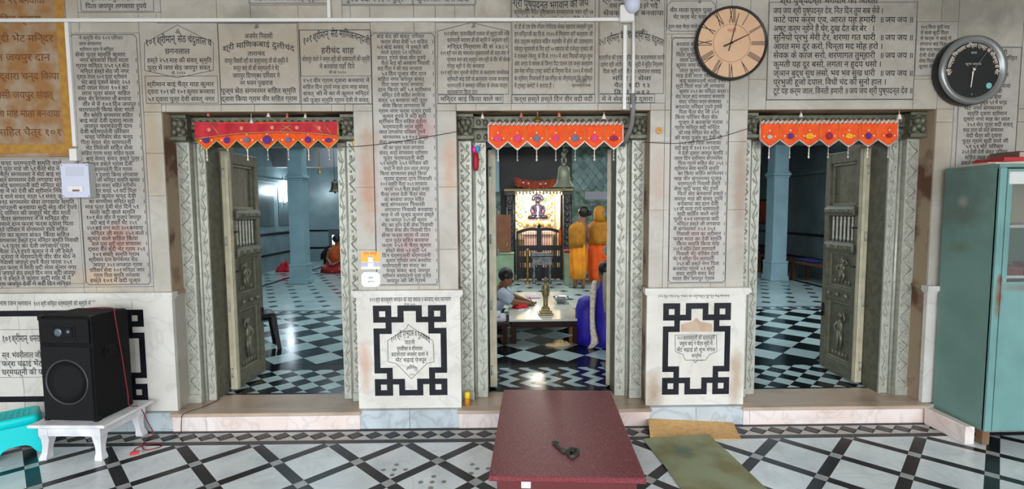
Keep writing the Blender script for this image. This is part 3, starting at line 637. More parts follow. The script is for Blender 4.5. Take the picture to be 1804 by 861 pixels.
def build_leaf(parent, hx, side, ang):
    """a folding leaf hinged at hx; local x runs from the hinge, the carved face is local -y"""
    w = LEAF_W; h0, h1 = .02, 1.985; st = .075
    mb = MB().box(0, st, -.02, LEAF_T-.02, h0, h1, .004).box(w-st*.8, w, -.02, LEAF_T-.02, h0, h1, .004).box(st, w-st*.8, .012, .03, h0, h1)
    lf = link('leaf', mesh('leaf', mb, SILVERD), parent, (hx-parent.location.x, .385-parent.location.y, 0)); lf.rotation_euler.z = ang; lf.scale.y = side
    def sub(name, m_, mat_=SILVERD): return obj(name, m_, mat_, lf, True)
    sub('edge_strip', MB().box(-.006, -.0005, -.02, .004, h0, h1).box(-.006, -.0005, .008, LEAF_T-.02, h0, h1).box(-.003, -.0005, .004, .008, h0, h1), EDGEM)
    sub('edge_strip', MB().box(.004, .03, -.0245, -.0202, h0, h1, .001), EDGEM)
    for z0, z1, pr in ((.02, .14, 0), (.67, .79, 0), (1.105, 1.2, .02), (1.43, 1.515, .025), (1.89, 1.985, 0)):
        m_ = MB().box(st, w-st*.8, -.018-pr, .012, z0, z1, .004)
        if pr:
            m_.prism([(-.018-pr-.014, z0+.03), (-.018-pr, z0+.01), (-.018-pr, z1-.01), (-.018-pr-.014, z1-.03)], st-.02, w-st*.6, 'x')
        sub('rail', m_)
        for q in range(3): sub('boss', MB().ball((st+.06+.115*q, -.018-pr-.012, (z0+z1)/2), (.02, .014, .018), 8, 6), FIGM) if pr or z0 == .67 else None
    for z0, z1, kind in ((.14, .67, 1), (.79, 1.105, 1), (1.515, 1.89, 0)):
        m_ = MB(); a, b = st, w-st*.8
        for (p, q, r_, s_) in ((a, a+.022, z0, z1), (b-.022, b, z0, z1), (a, b, z0, z0+.022), (a, b, z1-.022, z1)): m_.box(p, q, -.008, .012, r_, s_, .003)
        sub('panel_moulding', m_, FIGM)
        if kind:
            m_ = MB(); zc = (z0+z1)/2; xc = (a+b)/2; k = .9 if z1-z0 > .4 else .55   # a standing embossed figure under leaves
            m_.ball((xc, .006, zc+.15*k), (.026, .016, .03), 8, 6); m_.ball((xc, .006, zc+.04*k), (.034, .018, .075*k), 8, 6)
            m_.tube([(xc-.012, .004, zc), (xc-.03, .0, zc-.09*k), (xc-.012, .004, zc-.2*k)], [.018, .014, .009], 6); m_.tube([(xc+.012, .004, zc), (xc+.016, .0, zc-.1*k), (xc+.02, .004, zc-.2*k)], [.018, .014, .009], 6)
            m_.tube([(xc+.03, .004, zc+.09*k), (xc+.07, -.002, zc+.03*k), (xc+.04, 0, zc-.02)], .009, 6); m_.tube([(xc-.03, .004, zc+.09*k), (xc-.07, -.002, zc+.12*k), (xc-.05, 0, zc+.19*k)], .009, 6)
            for q in range(5): m_.ball((xc-.09+.045*q, .008, z0+.055), (.014, .009, .022), 6, 4)
            sub('embossed_figure', m_, FIGM)
    for q in range(6): sub('baluster', MB().lathe([(.006, 1.2), (.013, 1.23), (.009, 1.25), (.011, 1.38), (.009, 1.4), (.013, 1.41), (.006, 1.43)], (st+.05+.05*q, 0, 0), 8), SILVER)
    sub('bolt', MB().tube([(.03, -.022, 1.0), (.09, -.03, 1.0)], .006, 6).tube([(.03, -.022, 1.33), (.09, -.03, 1.33)], .006, 6).tube([(w-.03, -.03, .62), (w-.03, -.03, .5)], .01, 6), BLACKP)
    m_ = MB()
    for q in range(4): m_.lathe([(.009, .12+.55*q), (.009, .2+.55*q)], (-.008, .02, 0), 8)
    sub('hinge', m_, SILVER)
    return lf
for n, (cx, hw) in enumerate(DOORS):
    d = tag(link('door_%d' % (n+1), None, None, (cx, .2, ZF)), kind='structure')
    IN = .508
    for s in (-1, 1):
        xa, xb = sorted((cx+s*(hw-.002), cx+s*(hw-.098)))
        obj('outer_jamb', MB().box(xa, xb, .14, .42, ZF, 2.17, .004), SILVER, d)
        obj('carved_band', scroll_band((xa+xb)/2, .088, .139, ZF+.1, 2.15, .075, True, n), SILVER, d)
        obj('plinth_block', MB().box(xa-.004, xb+.004, .13, .42, ZF, ZF+.07, .004), SILVER, d)
        xc = cx+s*(hw-.113); obj('bead', MB().tube([(xc, .185, ZF), (xc, .185, 2.16)], .012, 8).box(xc-.016, xc+.016, .19, .42, ZF, 2.16), SILVER, d)
        xa, xb = sorted((cx+s*(hw-.13), cx+s*IN))
        obj('inner_jamb', MB().box(xa, xb, .185, .2, ZF, 2.17, .004), SILVER, d); obj('jamb_side', MB().box(xa+(.001 if s < 0 else 0), xb-(0 if s < 0 else .001), .2, .375, ZF, 2.165), SILVERD, d)
        obj('carved_band', scroll_band((xa+xb)/2, max(.06, xb-xa), .184, ZF+.06, 2.15, .088, False, n), SILVER, d)
        xo = cx+s*(hw-.06)
        m_ = MB().box(xo-.07, xo+.062, .07, .3, 2.17, 2.2, .004).box(xo-.055, xo+.055, .1, .3, 2.2, 2.35, .004).box(xo-.065, xo+.06, .08, .3, 2.335, 2.362, .003)
        for q in range(3): m_.ball((xo-.032+.034*q, .09, 2.235+.02*(q % 2)), (.022, .022, .03), 8, 6)
        for q in range(2): m_.ball((xo-.018+.04*q, .085, 2.295), (.026, .028, .032), 8, 6)
        m_.tube([(xo-.05, .1, 2.31), (xo-.02, .07, 2.33), (xo+.03, .08, 2.32)], .009, 6)
        obj('capital', m_, SILVERD, d)
    obj('lintel', MB().box(cx-hw+.09, cx+hw-.09, .16, .42, 2.16, 2.245, .004).box(cx-hw+.09, cx+hw-.09, .15, .42, 2.26, 2.355, .004).box(cx-hw+.09, cx+hw-.09, .19, .42, 2.245, 2.26), SILVERD, d)
    m_ = MB()
    for q in range(22):
        x = cx-.56+1.12*q/21
        m_.ball((x, .15, 2.307), (.02, .014, .026), 6, 4); m_.ball((x, .16, 2.2), (.018, .01, .024), 6, 4)
    obj('carved_band', m_, SILVERD, d)
    for s in (-1, 1):
        xa, xb = sorted((cx+s*(hw+.0), cx+s*(hw-.005))); obj('reveal_slab', B(xa, xb, .0, .138, ZF+.001, ZDADO-.014), MARBLE if s < 0 else STONE, d)
    # the stained reveal of the wall carries the string course round the corner
    for s in (-1, 1):
        xa, xb = sorted((cx+s*(hw+.001), cx+s*(hw-.012))); obj('reveal_moulding', B(xa, xb, .0, .14, ZDADO-.012, ZDADO+.016), STONE, d)
    for s, a, o_ in zip((-1, 1), ((89.5, 80), (97, 76), (100, 90))[n], ((.047, .03), (.047, .005), (.03, .04))[n]): build_leaf(d, cx+s*(IN-o_), -s, math.radians(a))
# ------------------------------------------------------------------ cloth valances over the doors
dm = []
def valance(name, label, px0, px1, ytop, yv, yt, tips, trim, motifs, y=.085, tassels=True, flap=None):
    a, b = at(px0, ytop, y), at(px1, ytop, y); zt = (a.z+b.z)/2; zv = at((px0+px1)/2, yv, y).z; zb = at((px0+px1)/2, yt, y).z
    t = thing(name, label, 'valance', ((a.x+b.x)/2, y, zb), 0, 'cloth valances over the doors')
    wv = (b.x-a.x)/tips; NS = 10; nr = 6
    prof = lambda u: zv-(zv-zb)*(1-abs(2*(u % 1)-1)) if u < tips else zv
    wave = lambda x: .006*math.sin(x*23)+.004*math.sin(x*51+1)
    def sheet(ztop, fn, off, inset=0):
        cols = []
        for i in range(tips*NS+1):
            u = i/NS; x = a.x+wv*u; zb_ = fn(u)
            cols.append([(x, y+off+wave(x)*(1-.5*k/nr)-.004*k/nr, ztop(u)+(zb_-ztop(u))*k/nr) for k in range(nr+1)])
        mb = MB(); mb.loft(cols, False, True, False); mb.loft([[(p[0], p[1]+.003, p[2]) for p in c] for c in cols], False, True, False); return mb, cols
    mb, cols = sheet(lambda u: zt, prof, 0); cl = obj('cloth', mb, ORANGE, t)
    low = [(c[-1][0], c[-1][1]-.003, c[-1][2]) for c in cols]
    edge = MB().tube(low, .0055, 5).tube([cols[0][0], cols[0][-1]], .005, 5).tube([cols[-1][0], cols[-1][-1]], .005, 5)
    obj('edging', edge, trim, t)
    if not flap:
        m_ = MB().tube([(c[0][0], c[0][1]-.003, zt) for c in cols], .012, 6)
        n = int((b.x-a.x)/.035); r_ = MB()
        for q in range(n):
            x = a.x+(b.x-a.x)*q/n; r_.tube([(x, y-.016, zt-.016), (x+.022, y-.018, zt+.014)], .0045, 5)
        obj('hem', m_, M('dusty_pink_hem', (190, 150, 140), .7), t); obj('hem_stripe', r_, CREAM, t)
        for q in range(1, tips): x = a.x+wv*q; obj('seam', MB().tube([(x, y-.006+wave(x), zt-.01), (x, y-.006+wave(x), zv)], .0022, 4), GOLDT, t)
    for q, mo in enumerate(motifs):
        xc = a.x+wv*(q+.5); zc = zt+(zb-zt)*(.56 if not flap else .66); yy = y+wave(xc)-.012
        m_ = MB(); k = mo[1]
        if mo[2] == 'lotus':
            for p in range(5): an = PI*(.15+.7*p/4); m_.ball((xc+k*.8*math.cos(an), yy, zc-.012+k*.7*math.sin(an)), (k*.38, .004, k*.4), 8, 4)
            m_.ball((xc, yy, zc-.012), (k, .004, k*.35), 8, 4)
        else:
            for p in range(8): an = 2*PI*p/8; m_.ball((xc+k*.62*math.cos(an), yy, zc+k*.62*math.sin(an)), (k*.36, .004, k*.36), 6, 4)
            m_.ball((xc, yy-.003, zc), (k*.5, .005, k*.5), 8, 4)
        obj('motif', m_, mo[0], t)
        for dx, dz in ((-.042, 0), (.042, 0), (0, .042), (0, -.075)):
            if not dm: dm.append(mesh('mirror_disc', MB().ball((0, 0, 0), (.007, .004, .007), 6, 4), CREAM))
            link('mirror_disc', dm[0], t, Vector((xc+dx, yy+.004, zc+dz))-t.location)
    if tassels:
        for q in range(tips):
            xc = a.x+wv*(q+.5); z0 = zb-.004; yy = y-.004+wave(xc)
            obj('tassel', MB().tube([(xc, yy, z0), (xc, yy, z0-.05)], .004, 5).ball((xc, yy, z0-.045), (.007, .007, .01), 6, 4).lathe([(.004, -.055), (.008, -.075), (.002, -.082)], (xc, yy, z0), 6), mo_t[q % len(mo_t)], t)
    if flap:
        mb, c2 = sheet(lambda u: zt-.012*math.sin(PI*u/tips), lambda u: zt-(zt-zv)*(.97-.55*math.sin(PI*min(1, (u/tips)*1.02))**.8*.55-.18*(u/tips)), -.016)
        obj('red_flap', mb, RED, t); m_ = MB()
        m_.tube([(c[-1][0], c[-1][1]-.003, c[-1][2]) for c in c2], .003, 4)
        for q in (.12, .62, .68, .83, .9): 
            i = int(q*tips*NS); j = min(tips*NS, i+(5 if q in (.62, .83) else -5 if q == .68 else 4)); m_.tube([(c2[i][0][0], c2[i][0][1]-.004, c2[i][0][2]-.01), (c2[j][-1][0], c2[j][-1][1]-.004, c2[j][-1][2]+.008)], .0035, 4)
        m_.tube([c2[-1][0], c2[-1][-1]], .004, 4); obj('gold_lace', m_, GOLDT, t); m_ = MB()
        fr = M('faded_rose', (226, 130, 110), .6)
        for q in (.1, .33, .55, .72, .88): i = int(q*tips*NS); p = c2[i][3]; obj('motif', MB().ball((p[0], p[1]-.004, p[2]), (.016, .004, .016), 8, 4), fr, t)
    return t
PINKF = M('pink_thread', (226, 70, 120), .6); BLUEF = M('slate_thread', (116, 116, 140), .6); VIOLET = M('violet_thread', (86, 44, 130), .6); YELLF = M('yellow_thread', (236, 170, 20), .6); MAROON = M('maroon_thread', (150, 30, 60), .6); SILV = M('silver_thread', (190, 190, 190), .4, .4)
mo_t = [CREAM, SILVER, CREAM, SILVER, SILV, CREAM, SILV]
valance('door_valance', 'orange valance with a drooping red upper flap over the left door', 345, 596, 215, 247, 263, 7, GOLDT, [(VIOLET, .026, 'f'), (VIOLET, .026, 'f'), (BLUEF, .024, 'f'), (VIOLET, .034, 'f'), (BLUEF, .022, 'f'), (VIOLET, .026, 'f'), (VIOLET, .024, 'lotus')], flap=True)
valance('door_valance', 'orange valance with striped hem and pink flowers over the middle door', 860, 1098, 218, 249, 264, 7, CREAM, [(PINKF, .03, 'lotus'), (PINKF, .03, 'f'), (BLUEF, .028, 'f'), (PINKF, .026, 'f'), (BLUEF, .03, 'f'), (PINKF, .03, 'f'), (MAROON, .03, 'lotus')])
valance('door_valance', 'orange valance with yellow lotus and purple motifs over the right door', 1339, 1582, 215, 246, 259, 7, SILV, [(SILV, .022, 'lotus'), (VIOLET, .024, 'f'), (YELLF, .032, 'lotus'), (MAROON, .03, 'f'), (YELLF, .03, 'lotus'), (VIOLET, .026, 'f'), (MAROON, .02, 'f')])
# little hanging bells in the recess above the valances
BRASS = M('brass', (176, 140, 62), .35, .7, col2=(140, 108, 50), ns=20); BRONZE = M('bronze', (160, 166, 142), .38, .3, col2=(136, 142, 118), ns=8, coord='W'); PINKB = M('coral_bead', (200, 110, 90), .5)
def small_bell(px, py, y, s, m, label):
    p = at(px, py, y); t = thing('hanging_bell', label, 'bell', (p.x, y, p.z), 0, 'small bells above the valances')
    obj('bell_cup', MB().lathe([(.001, .018), (.006, .017), (.009, .006), (.013, -.008), (.016, -.014), (.012, -.014)], (0, 0, 0), 12).xf(Matrix.Scale(s, 4)), m, t, True)
    obj('cord', MB().tube([(0, 0, .016*s), (0, 0, 2.372-p.z)], .002, 5), CREAM, t, True)
for px, py, s, m, l in ((850, 206, 1.1, CREAM, 'small white bead bell at the left end above the middle valance'), (918, 204, 1.1, PINKB, 'small coral bell left of the brass bell above the middle valance'), (947, 209, 1.7, BRASS, 'largest small brass bell above the middle valance'), (985, 203, 1.2, PINKB, 'small coral bell right of the brass bell above the middle valance'), (1064, 206, 1.2, CREAM, 'small white bell at the right end above the middle valance'),
        (367, 202, .9, PINKB, 'small coral bell at the left end above the red flapped valance'), (443, 214, 1.0, CREAM, 'low white bell above the red flapped valance, left of its middle'), (473, 203, 1.0, CREAM, 'small white bell in the middle above the red flapped valance'), (506, 206, 1.0, PINKB, 'small coral bell right of the middle above the red flapped valance'), (538, 205, .9, CREAM, 'small white bell at the right end above the red flapped valance'),
        (1411, 203, 1.0, CREAM, 'small white bell at the left above the right door valance'), (1584, 206, 1.3, CREAM, 'small white bell at the right end above the right door valance')):
    small_bell(px, py, .06, s, m, l)
# ribbon and tassel hung on the jambs, string across the wall
p = at(619, 210, .07); q = at(624, 262, .12)
tag(obj('gold_ribbon', MB().tube(smooth_path([(p.x, .13, p.z), (p.x+.006, .128, (p.z*2+q.z)/3), (q.x-.004, .125, (p.z+q.z*2)/3), (q.x, .128, q.z), (q.x+.003, .13, q.z-.06)]), [.006]*8+[.012]*9+[.004]*8, 6), GOLDT), 'narrow gold ribbon hanging on the right jamb of the left door', 'ribbon')
p = at(838, 262, .15); t = thing('hanging_tassel', 'magenta and blue topped red tassel on the middle door left jamb', 'tassel', (p.x, .155, p.z))
obj('tassel_skirt', MB().lathe([(.018, -.03), (.024, -.08), (.022, -.14), (.012, -.165)], (0, 0, 0), 10), M('crimson_thread', (170, 20, 40), .6), t, True)
obj('tassel_head', MB().ball((-.012, -.01, -.005), (.018, .016, .03), 8, 6), M('magenta_foil', (216, 30, 140), .35), t, True)
obj('tassel_head', MB().ball((.014, -.012, .0), (.016, .016, .026), 8, 6), M('blue_foil', (50, 150, 200), .35), t, True)
obj('cord', MB().tube([(0, .0, .02), (0, .02, .1)], .003, 5).ball((-.002, -.02, .022), .008, 6, 4), CREAM, t, True)
WIRE = M('dark_string', (60, 40, 40), .7); REDW = M('red_wire', (130, 24, 34), .5)
def wire(name, pts, r, m, label, cat='wire'):
    tag(obj(name, MB().tube(smooth_path(pts, 5), r, 5), m), label, cat)
def W_(px, py, y=-.006): p = at(px, py, y); return (p.x, p.y, p.z)
wire('string', [W_(600, 258, .1), W_(625, 258), W_(700, 250), W_(803, 232), W_(812, 231, .1)], .0022, WIRE, 'thin dark string sagging across the wall between left and middle doors', 'string')
wire('string', [W_(1130, 251, .1), W_(1146, 251), W_(1200, 252), W_(1262, 243), W_(1316, 227), W_(1330, 224, .1)], .0022, WIRE, 'thin dark string on the wall between middle and right doors', 'string')
p = at(1161, 230, 0); m_ = MB()
for q in range(7): m_.ball((p.x+.016*math.cos(q*.9), -.006, p.z+.016*math.sin(q*.9)), (.011, .005, .011), 6, 4)
tag(obj('dried_flower', m_, M('marigold_petal', (214, 160, 84), .7)), 'small pale orange flower stuck on the wall right of the middle door', 'flower')

# conduits, boxes and cards on the wall
def conduit(name, pts, r, m, label, flat=False):
    if flat:
        mb = MB(); (x0, y0, z0), (x1, y1, z1) = pts
        if abs(x1-x0) > abs(z1-z0): mb.box(x0, x1, -.022, -.0035, min(z0, z1)-r, max(z0, z1)+r, .002)
        else: mb.box(min(x0, x1)-r, max(x0, x1)+r, -.022, -.0035, min(z0, z1), max(z0, z1), .002)
    else: mb = MB().tube(pts, r, 10)
    return tag(obj(name, mb, m), label, 'conduit', 'white cable conduits on the wall')
a, b = at(-60, 34, -.012), at(1092, 37, -.012); zc = (a.z+b.z)/2
conduit('cable_conduit', [(a.x, 0, zc), (b.x, 0, zc)], .012, WHITEP, 'long horizontal white cable conduit along the top of the wall', True)
b = at(133, 258, -.012); conduit('cable_conduit', [(b.x, 0, zc-.014), (b.x, 0, b.z)], .013, WHITEP, 'vertical white conduit dropping to the switch box', True)
b = at(580, 20, -.012); conduit('cable_conduit', [(b.x, 0, zc+.014), (b.x, 0, 3.33)], .011, WHITEP, 'short vertical conduit rising at the top above the left door', True)
a, b = at(1101, 45, -.012), at(1101, 193, -.012); conduit('cable_conduit', [(a.x, 0, a.z), (a.x, 0, b.z)], .012, WHITEP, 'left of two vertical conduits above the middle door', True)
pts = [W_(1116, 30, -.02), W_(1116, 100, -.02), W_(1115, 165, -.02), W_(1115, 192, -.02)]
t = conduit('cable_conduit', pts, .012, WHITEP, 'round vertical conduit right of its twin, ending in a grey hose above the middle door')
obj('grey_hose', MB().tube(smooth_path([W_(1115, 165, -.02), W_(1115, 195, -.022), W_(1112, 222, .02), W_(1103, 245, .09), W_(1098, 254, .15)]), .018, 10), GREYP, t)
obj('collar', MB().tube([W_(1115, 184, -.02), W_(1115, 190, -.02)], .021, 10), WHITEP, t)
p = at(1102, 42, 0); t = thing('junction_box', 'white junction box with a pale dome at the top of the middle conduits', 'junction box', (p.x, -.0, p.z))
obj('box', MB().box(-.05, .05, -.05, -.0035, 0, .12, .008), WHITEP, t, True); obj('dome', MB().ball((.035, -.055, .12), (.058, .05, .07), 16, 10).lathe([(.05, .13), (.05, .23)], (.02, -.05, 0), 14), LILAC, t, True)
p = at(133, 347, 0); x0, x1 = at(108, 317, -.06).x, at(157, 317, -.06).x; zb, ztp = at(133, 348, -.06).z, at(133, 288, -.06).z
t = thing('switch_box', 'white switch box hanging at the end of a vertical cable conduit', 'switch box', ((x0+x1)/2, 0, zb)); w = (x1-x0)/2; h = ztp-zb
obj('body', MB().box(-w, w, -.055, -.0035, 0, h, .005), M('switch_side_plastic', (196, 196, 190), .5), t, True); obj('cover', MB().box(-w, w, -.06, -.053, 0, h, .003), LILAC, t, True)
obj('recess', MB().box(-.065, .065, -.0615, -.059, .155, .22, .001), M('embossed_plastic', (196, 198, 212), .5), t, True); obj('switch', MB().box(-.055, .055, -.066, -.058, .04, .085, .003), WHITEP, t, True); obj('rocker', MB().box(-.018, .03, -.07, -.064, .045, .058, .002), M('brown_rocker', (130, 90, 90), .5), t, True)
for sx in (-1, 1):
    for zz_ in (.012, h-.012): obj('screw', MB().lathe([(.004, 0), (.004, .003)], (sx*(w-.01), -.059, zz_), 8, 'y'), GREYP, t, True)
p0, p1 = at(128, 285, -.02), at(140, 262, -.02); t = tag(obj('conduit_clip', MB().box(p0.x-.0, p0.x+.052, -.045, -.0035, p0.z+.004, p1.z, .004), WHITEP), 'white conduit end piece on top of the switch box', 'conduit clip')
x0, x1, z0, z1 = rect(636, 443, 670, 474); t = thing('wall_sticker', 'orange and white printed card on the wall beside the left door', 'sticker', ((x0+x1)/2, 0, z0)); w = (x1-x0)/2; h = z1-z0
obj('card', B(-w, w, -.003, -.001, 0, h), M('card_white', (226, 222, 222), .5), t, True); obj('orange_field', B(-w, w, -.0034, -.003, h*.42, h), M('card_orange', (246, 176, 60), .5), t, True)
obj('phone_shape', MB().box(-.017, .017, -.0040, -.0034, .012, h*.72).box(-.003, .003, -.0042, -.004, .01, .014), M('card_paper', (244, 244, 246), .4), t, True); obj('phone_screen', MB().box(-.017, .017, -.0044, -.004, h*.68, h*.72).box(-.017, .017, -.0044, -.004, h*.36, h*.4), M('card_teal', (110, 150, 160), .4), t, True)
cg = M('card_grey', (186, 180, 196), .5); obj('grey_strip', MB().box(-w, -.022, -.0036, -.003, .02, h*.4), cg, t, True); obj('grey_strip', MB().box(.022, w, -.0036, -.003, .02, h*.4), cg, t, True)
T = Text(); T.line('दान पात्र', 0, h*.82, .03, .1, 'c', 0, -.0042); obj('lettering', T, M('card_red', (214, 70, 24), .5), t, True)
x0, x1, z0, z1 = rect(637, 479, 670, 505); w, h = (x1-x0)/2, z1-z0; c = .02
t = tag(obj('paper_notice', MB().prism([(x0+c, z0), (x1-c, z0), (x1, z0+c), (x1, z1-c), (x1-c, z1), (x0+c, z1), (x0, z1-c), (x0, z0+c)], -.003, -.001, 'y'), M('notice_paper', (232, 230, 228), .6)), 'small white paper notice with clipped corners under the orange card', 'notice')
T = Text(); T.line('सूचना', (x0+x1)/2, z0+h*.58, .016, None, 'c', 0, -.0035); T.line('शुभ लाभ', (x0+x1)/2, z0+h*.32, .014, None, 'c', 0, -.0035); obj('lettering', T, INK2, t)

# clocks
def clock(px, py, rpx, y, depth, label, kind):
    c = at(px, py, y-depth); R_ = rpx*.00424*(DIST-depth)/DIST
    t = thing('wall_clock', label, 'clock', (c.x, y, c.z))
    D = -depth
    rim = M('clock_rim_'+kind, (26, 24, 22) if kind == 'cream' else (24, 24, 26), .35)
    if kind == 'cream':
        obj('case', MB().lathe([(R_*.96, .004), (R_, .01), (R_, depth-.008), (R_*.985, depth), (R_*.945, depth), (R_*.925, depth-.02)], (0, 0, 0), 48, 'y'), rim, t, True)
        obj('dial', MB().lathe([(R_*.93, depth-.014), (R_*.93, depth-.011)], (0, 0, 0), 48, 'y', False), M('clock_cream', (216, 176, 140), .5, col2=(206, 164, 130), ns=6, lo=.3, hi=.7), t, True)
        m_ = MB()
        for r_ in (.5, .52):
            pts = [(R_*r_*math.cos(k*PI/24), D+.0095, R_*r_*math.sin(k*PI/24)) for k in range(49)]; m_.tube(pts, .0008, 4)
        obj('dial_ring', m_, M('clock_ring', (190, 140, 110), .6), t, True)
        for q, s in enumerate(('XII', 'I', 'II', 'III', 'IIII', 'V', 'VI', 'VII', 'VIII', 'IX', 'X', 'XI')):
            v, f, w = word(s); an = PI/2-q*PI/6; k = .095*R_/.27; hgt = .72; m_ = MB(); V = []
            for x, z in v:
                lx, lz = (x-w/2)*k*.42, (z-hgt/2)*k*1.6; rr = R_*.76+lz; V.append((rr*math.cos(an)+lx*math.sin(an), D+.0092, rr*math.sin(an)-lx*math.cos(an)))
            m_.add(V, f); obj('numeral', m_, INK, t, True)
        T = Text(); T.line('घड़ी', 0, R_*.3, .03, R_*.5, 'c', 0, D+.0092); obj('lettering', T, M('clock_red_print', (196, 100, 84), .6), t, True)
        hands = [((-.22, -.1), (.48, .235), .008), ((-.08, -.22), (.18, .8), .005)]; hm = INK
    else:
        obj('case', MB().lathe([(R_*.98, .002), (R_*1.0, .012), (R_*1.0, depth-.03), (R_*.98, depth-.022)], (0, 0, 0), 48, 'y'), rim, t, True)
        obj('bezel', MB().lathe([(R_*.985, depth-.024), (R_*.97, depth-.002), (R_*.9, depth), (R_*.83, depth-.006), (R_*.8, depth-.016), (R_*.78, depth-.02)], (0, 0, 0), 48, 'y', True, False), M('clock_silver', (150, 152, 150), .3, .6), t, True)
        obj('dial', MB().lathe([(R_*.81, depth-.021), (R_*.81, depth-.018)], (0, 0, 0), 48, 'y', False), M('clock_black', (22, 24, 24), .45), t, True)
        m_ = MB(); ww = ['श्री', 'पार्श्व', 'जिनालय', 'मन्दिर', 'ट्रस्ट', 'के', 'सौजन्य', 'से', 'भेंट']; tot = sum(word(w_)[2]+.2 for w_ in ww); ang0, span = math.radians(192), math.radians(205); u = 0; k = .04*R_/.27
        for w_ in ww:
            v, f, wd = word(w_); V = []
            for x, z in v: an = ang0-span*(u+x)/tot; rr = R_*.655+z*k; V.append((rr*math.cos(an), D+.0165, rr*math.sin(an)))
            m_.add(V, f); u += wd+.2
        obj('lettering', m_, CREAM, t, True)
        T = Text(); T.line('समय', 0, R_*.46, .022, None, 'c', 0, D+.0165); T.line('शुभ समय', R_*.0, R_*.14, .022, R_*.5, 'c', 0, D+.0165); T.line('६', 0, -R_*.72, .02, None, 'c', 0, D+.0165); obj('lettering', T, SILV, t, True)
        obj('teal_badge', MB().lathe([(R_*.085, depth-.017), (.001, depth-.016)], (R_*.5, 0, -R_*.45), 16, 'y', False).xf(Matrix.Identity(4)), M('teal_badge', (120, 190, 190), .5), t, True)
        hands = [((.0, .06), (-.045, -.5), .007), ((-.06, -.1), (.36, .5), .003)]; hm = CREAM
    for n_, (a, b, w) in enumerate(hands):
        dd = Vector((b[0]-a[0], b[1]-a[1])).normalized(); n2 = (-dd.y*w, dd.x*w); yy = D+(.006 if kind == 'cream' else .013)-.0015*n_
        obj('hand', MB().prism([(a[0]*R_-n2[0]*.5, a[1]*R_-n2[1]*.5), (b[0]*R_-n2[0]*.4, b[1]*R_-n2[1]*.4), (b[0]*R_+n2[0]*.4, b[1]*R_+n2[1]*.4), (a[0]*R_+n2[0], a[1]*R_+n2[1])], yy, yy+.0012, 'y'), hm if (kind == 'cream' or n_ == 0) else GREYP, t, True)
    obj('hub', MB().lathe([(.008, D*-1-.008), (.008, D*-1-.002)], (0, 0, 0), 12, 'y'), hm, t, True)
    return t
clock(1290, 75, 62.5, -.0, .05, 'round cream wall clock with Roman numerals and a thin black rim', 'cream')
clock(1718, 122, 60, -.0, .09, 'round black wall clock with a thick silver bezel above the steel cabinet', 'black')

# speaker on its white table, teal stool
TW = M('table_white_paint', (226, 224, 224), .4, col2=(206, 204, 206), ns=9)
t = thing('low_table', 'low white painted table with shaped legs under the black speaker', 'table', (-2.885, -.29, 0), math.radians(-2))
obj('tabletop', MB().box(-.255, .26, -.225, .225, .228, .25, .006), TW, t, True)
obj('apron', MB().box(-.2, .2, -.195, -.175, .165, .228).box(-.2, .2, .165, .185, .165, .228).box(-.205, -.185, -.18, .18, .165, .228).box(.185, .205, -.18, .18, .165, .228), TW, t, True)
for sx in (-1, 1):
    for sy in (-1, 1):
        rings = []
        for z, k, o_ in ((.226, .03, 0), (.17, .031, 0), (.14, .027, .004), (.09, .02, .0), (.05, .019, -.004), (.025, .024, -.008), (.008, .026, -.01), (0, .022, -.01)):
            cx_, cy_ = sx*(.178-o_), sy*(.168-o_); rings.append([(cx_-k, cy_-k, z), (cx_+k, cy_-k, z), (cx_+k, cy_+k, z), (cx_-k, cy_+k, z)])
        obj('leg', MB().loft(rings, True, False), TW, t, True)
SPM = M('speaker_cloth', (12, 12, 14), .8, spec=.3); SPK = M('speaker_grille', (17, 18, 19), .85, col2=(12, 13, 14), ns=3, spec=.3)
t = thing('loudspeaker', 'tall black loudspeaker standing on the low white table', 'loudspeaker', (-2.898, -.30, .25), math.radians(-5.3)); w, dp, h = .188, .142, .71
obj('cabinet', MB().box(-w, w, -dp, dp, .0, h, .012), BLACKV, t, True)
obj('front_grille', MB().box(-w+.012, w-.012, -dp-.012, -dp+.002, .012, h-.2, .006), SPK, t, True); obj('baffle', MB().box(-w+.012, w-.012, -dp-.010, -dp+.002, h-.185, h-.012, .006), BLACKP, t, True)
obj('woofer_ring', MB().lathe([(.143, .0), (.145, .006), (.149, .007), (.152, .005), (.152, 0)], (.0, -dp-.011, .27), 40, 'y', True, False), M('speaker_ring', (62, 64, 66), .5), t, True); obj('woofer_cone', MB().lathe([(.143, .001), (.08, .003), (.001, .005)], (0, -dp-.011, .27), 32, 'y'), SPK, t, True)
hn = obj('horn', MB().prism([(-.09, h-.155), (.08, h-.155), (.08, h-.055), (-.09, h-.055)], -dp-.013, -dp-.008, 'y').box(-.075, .065, -dp-.018, -dp-.012, h-.14, h-.07, .004), SPM, t, True); obj('horn_throat', MB().lathe([(.03, 0), (.022, .003), (.001, .004)], (-.035, -dp-.018, h-.105), 16, 'y').lathe([(.018, 0), (.001, .004)], (.035, -dp-.018, h-.1), 12, 'y'), M('horn_metal', (120, 130, 140), .25, .6), t, True)
obj('side_handle', MB().box(w-.002, w+.006, -.06, .06, h-.30, h-.22, .003).box(w+.004, w+.012, -.035, .035, h-.275, h-.245, .003), BLACKP, t, True)
m_ = MB()
for sx in (-1, 1):
    for z in (0, h-.03): m_.box(sx*(w-.013)-.016, sx*(w-.013)+.016, -dp-.004, -dp+.03, z-.001, z+.032, .004)
obj('corner_cap', m_, BLACKP, t, True)
def spw(x, y, z): a = math.radians(-5.3); return (-2.898+x*math.cos(a)-y*math.sin(a), -.30+x*math.sin(a)+y*math.cos(a), .25+z)
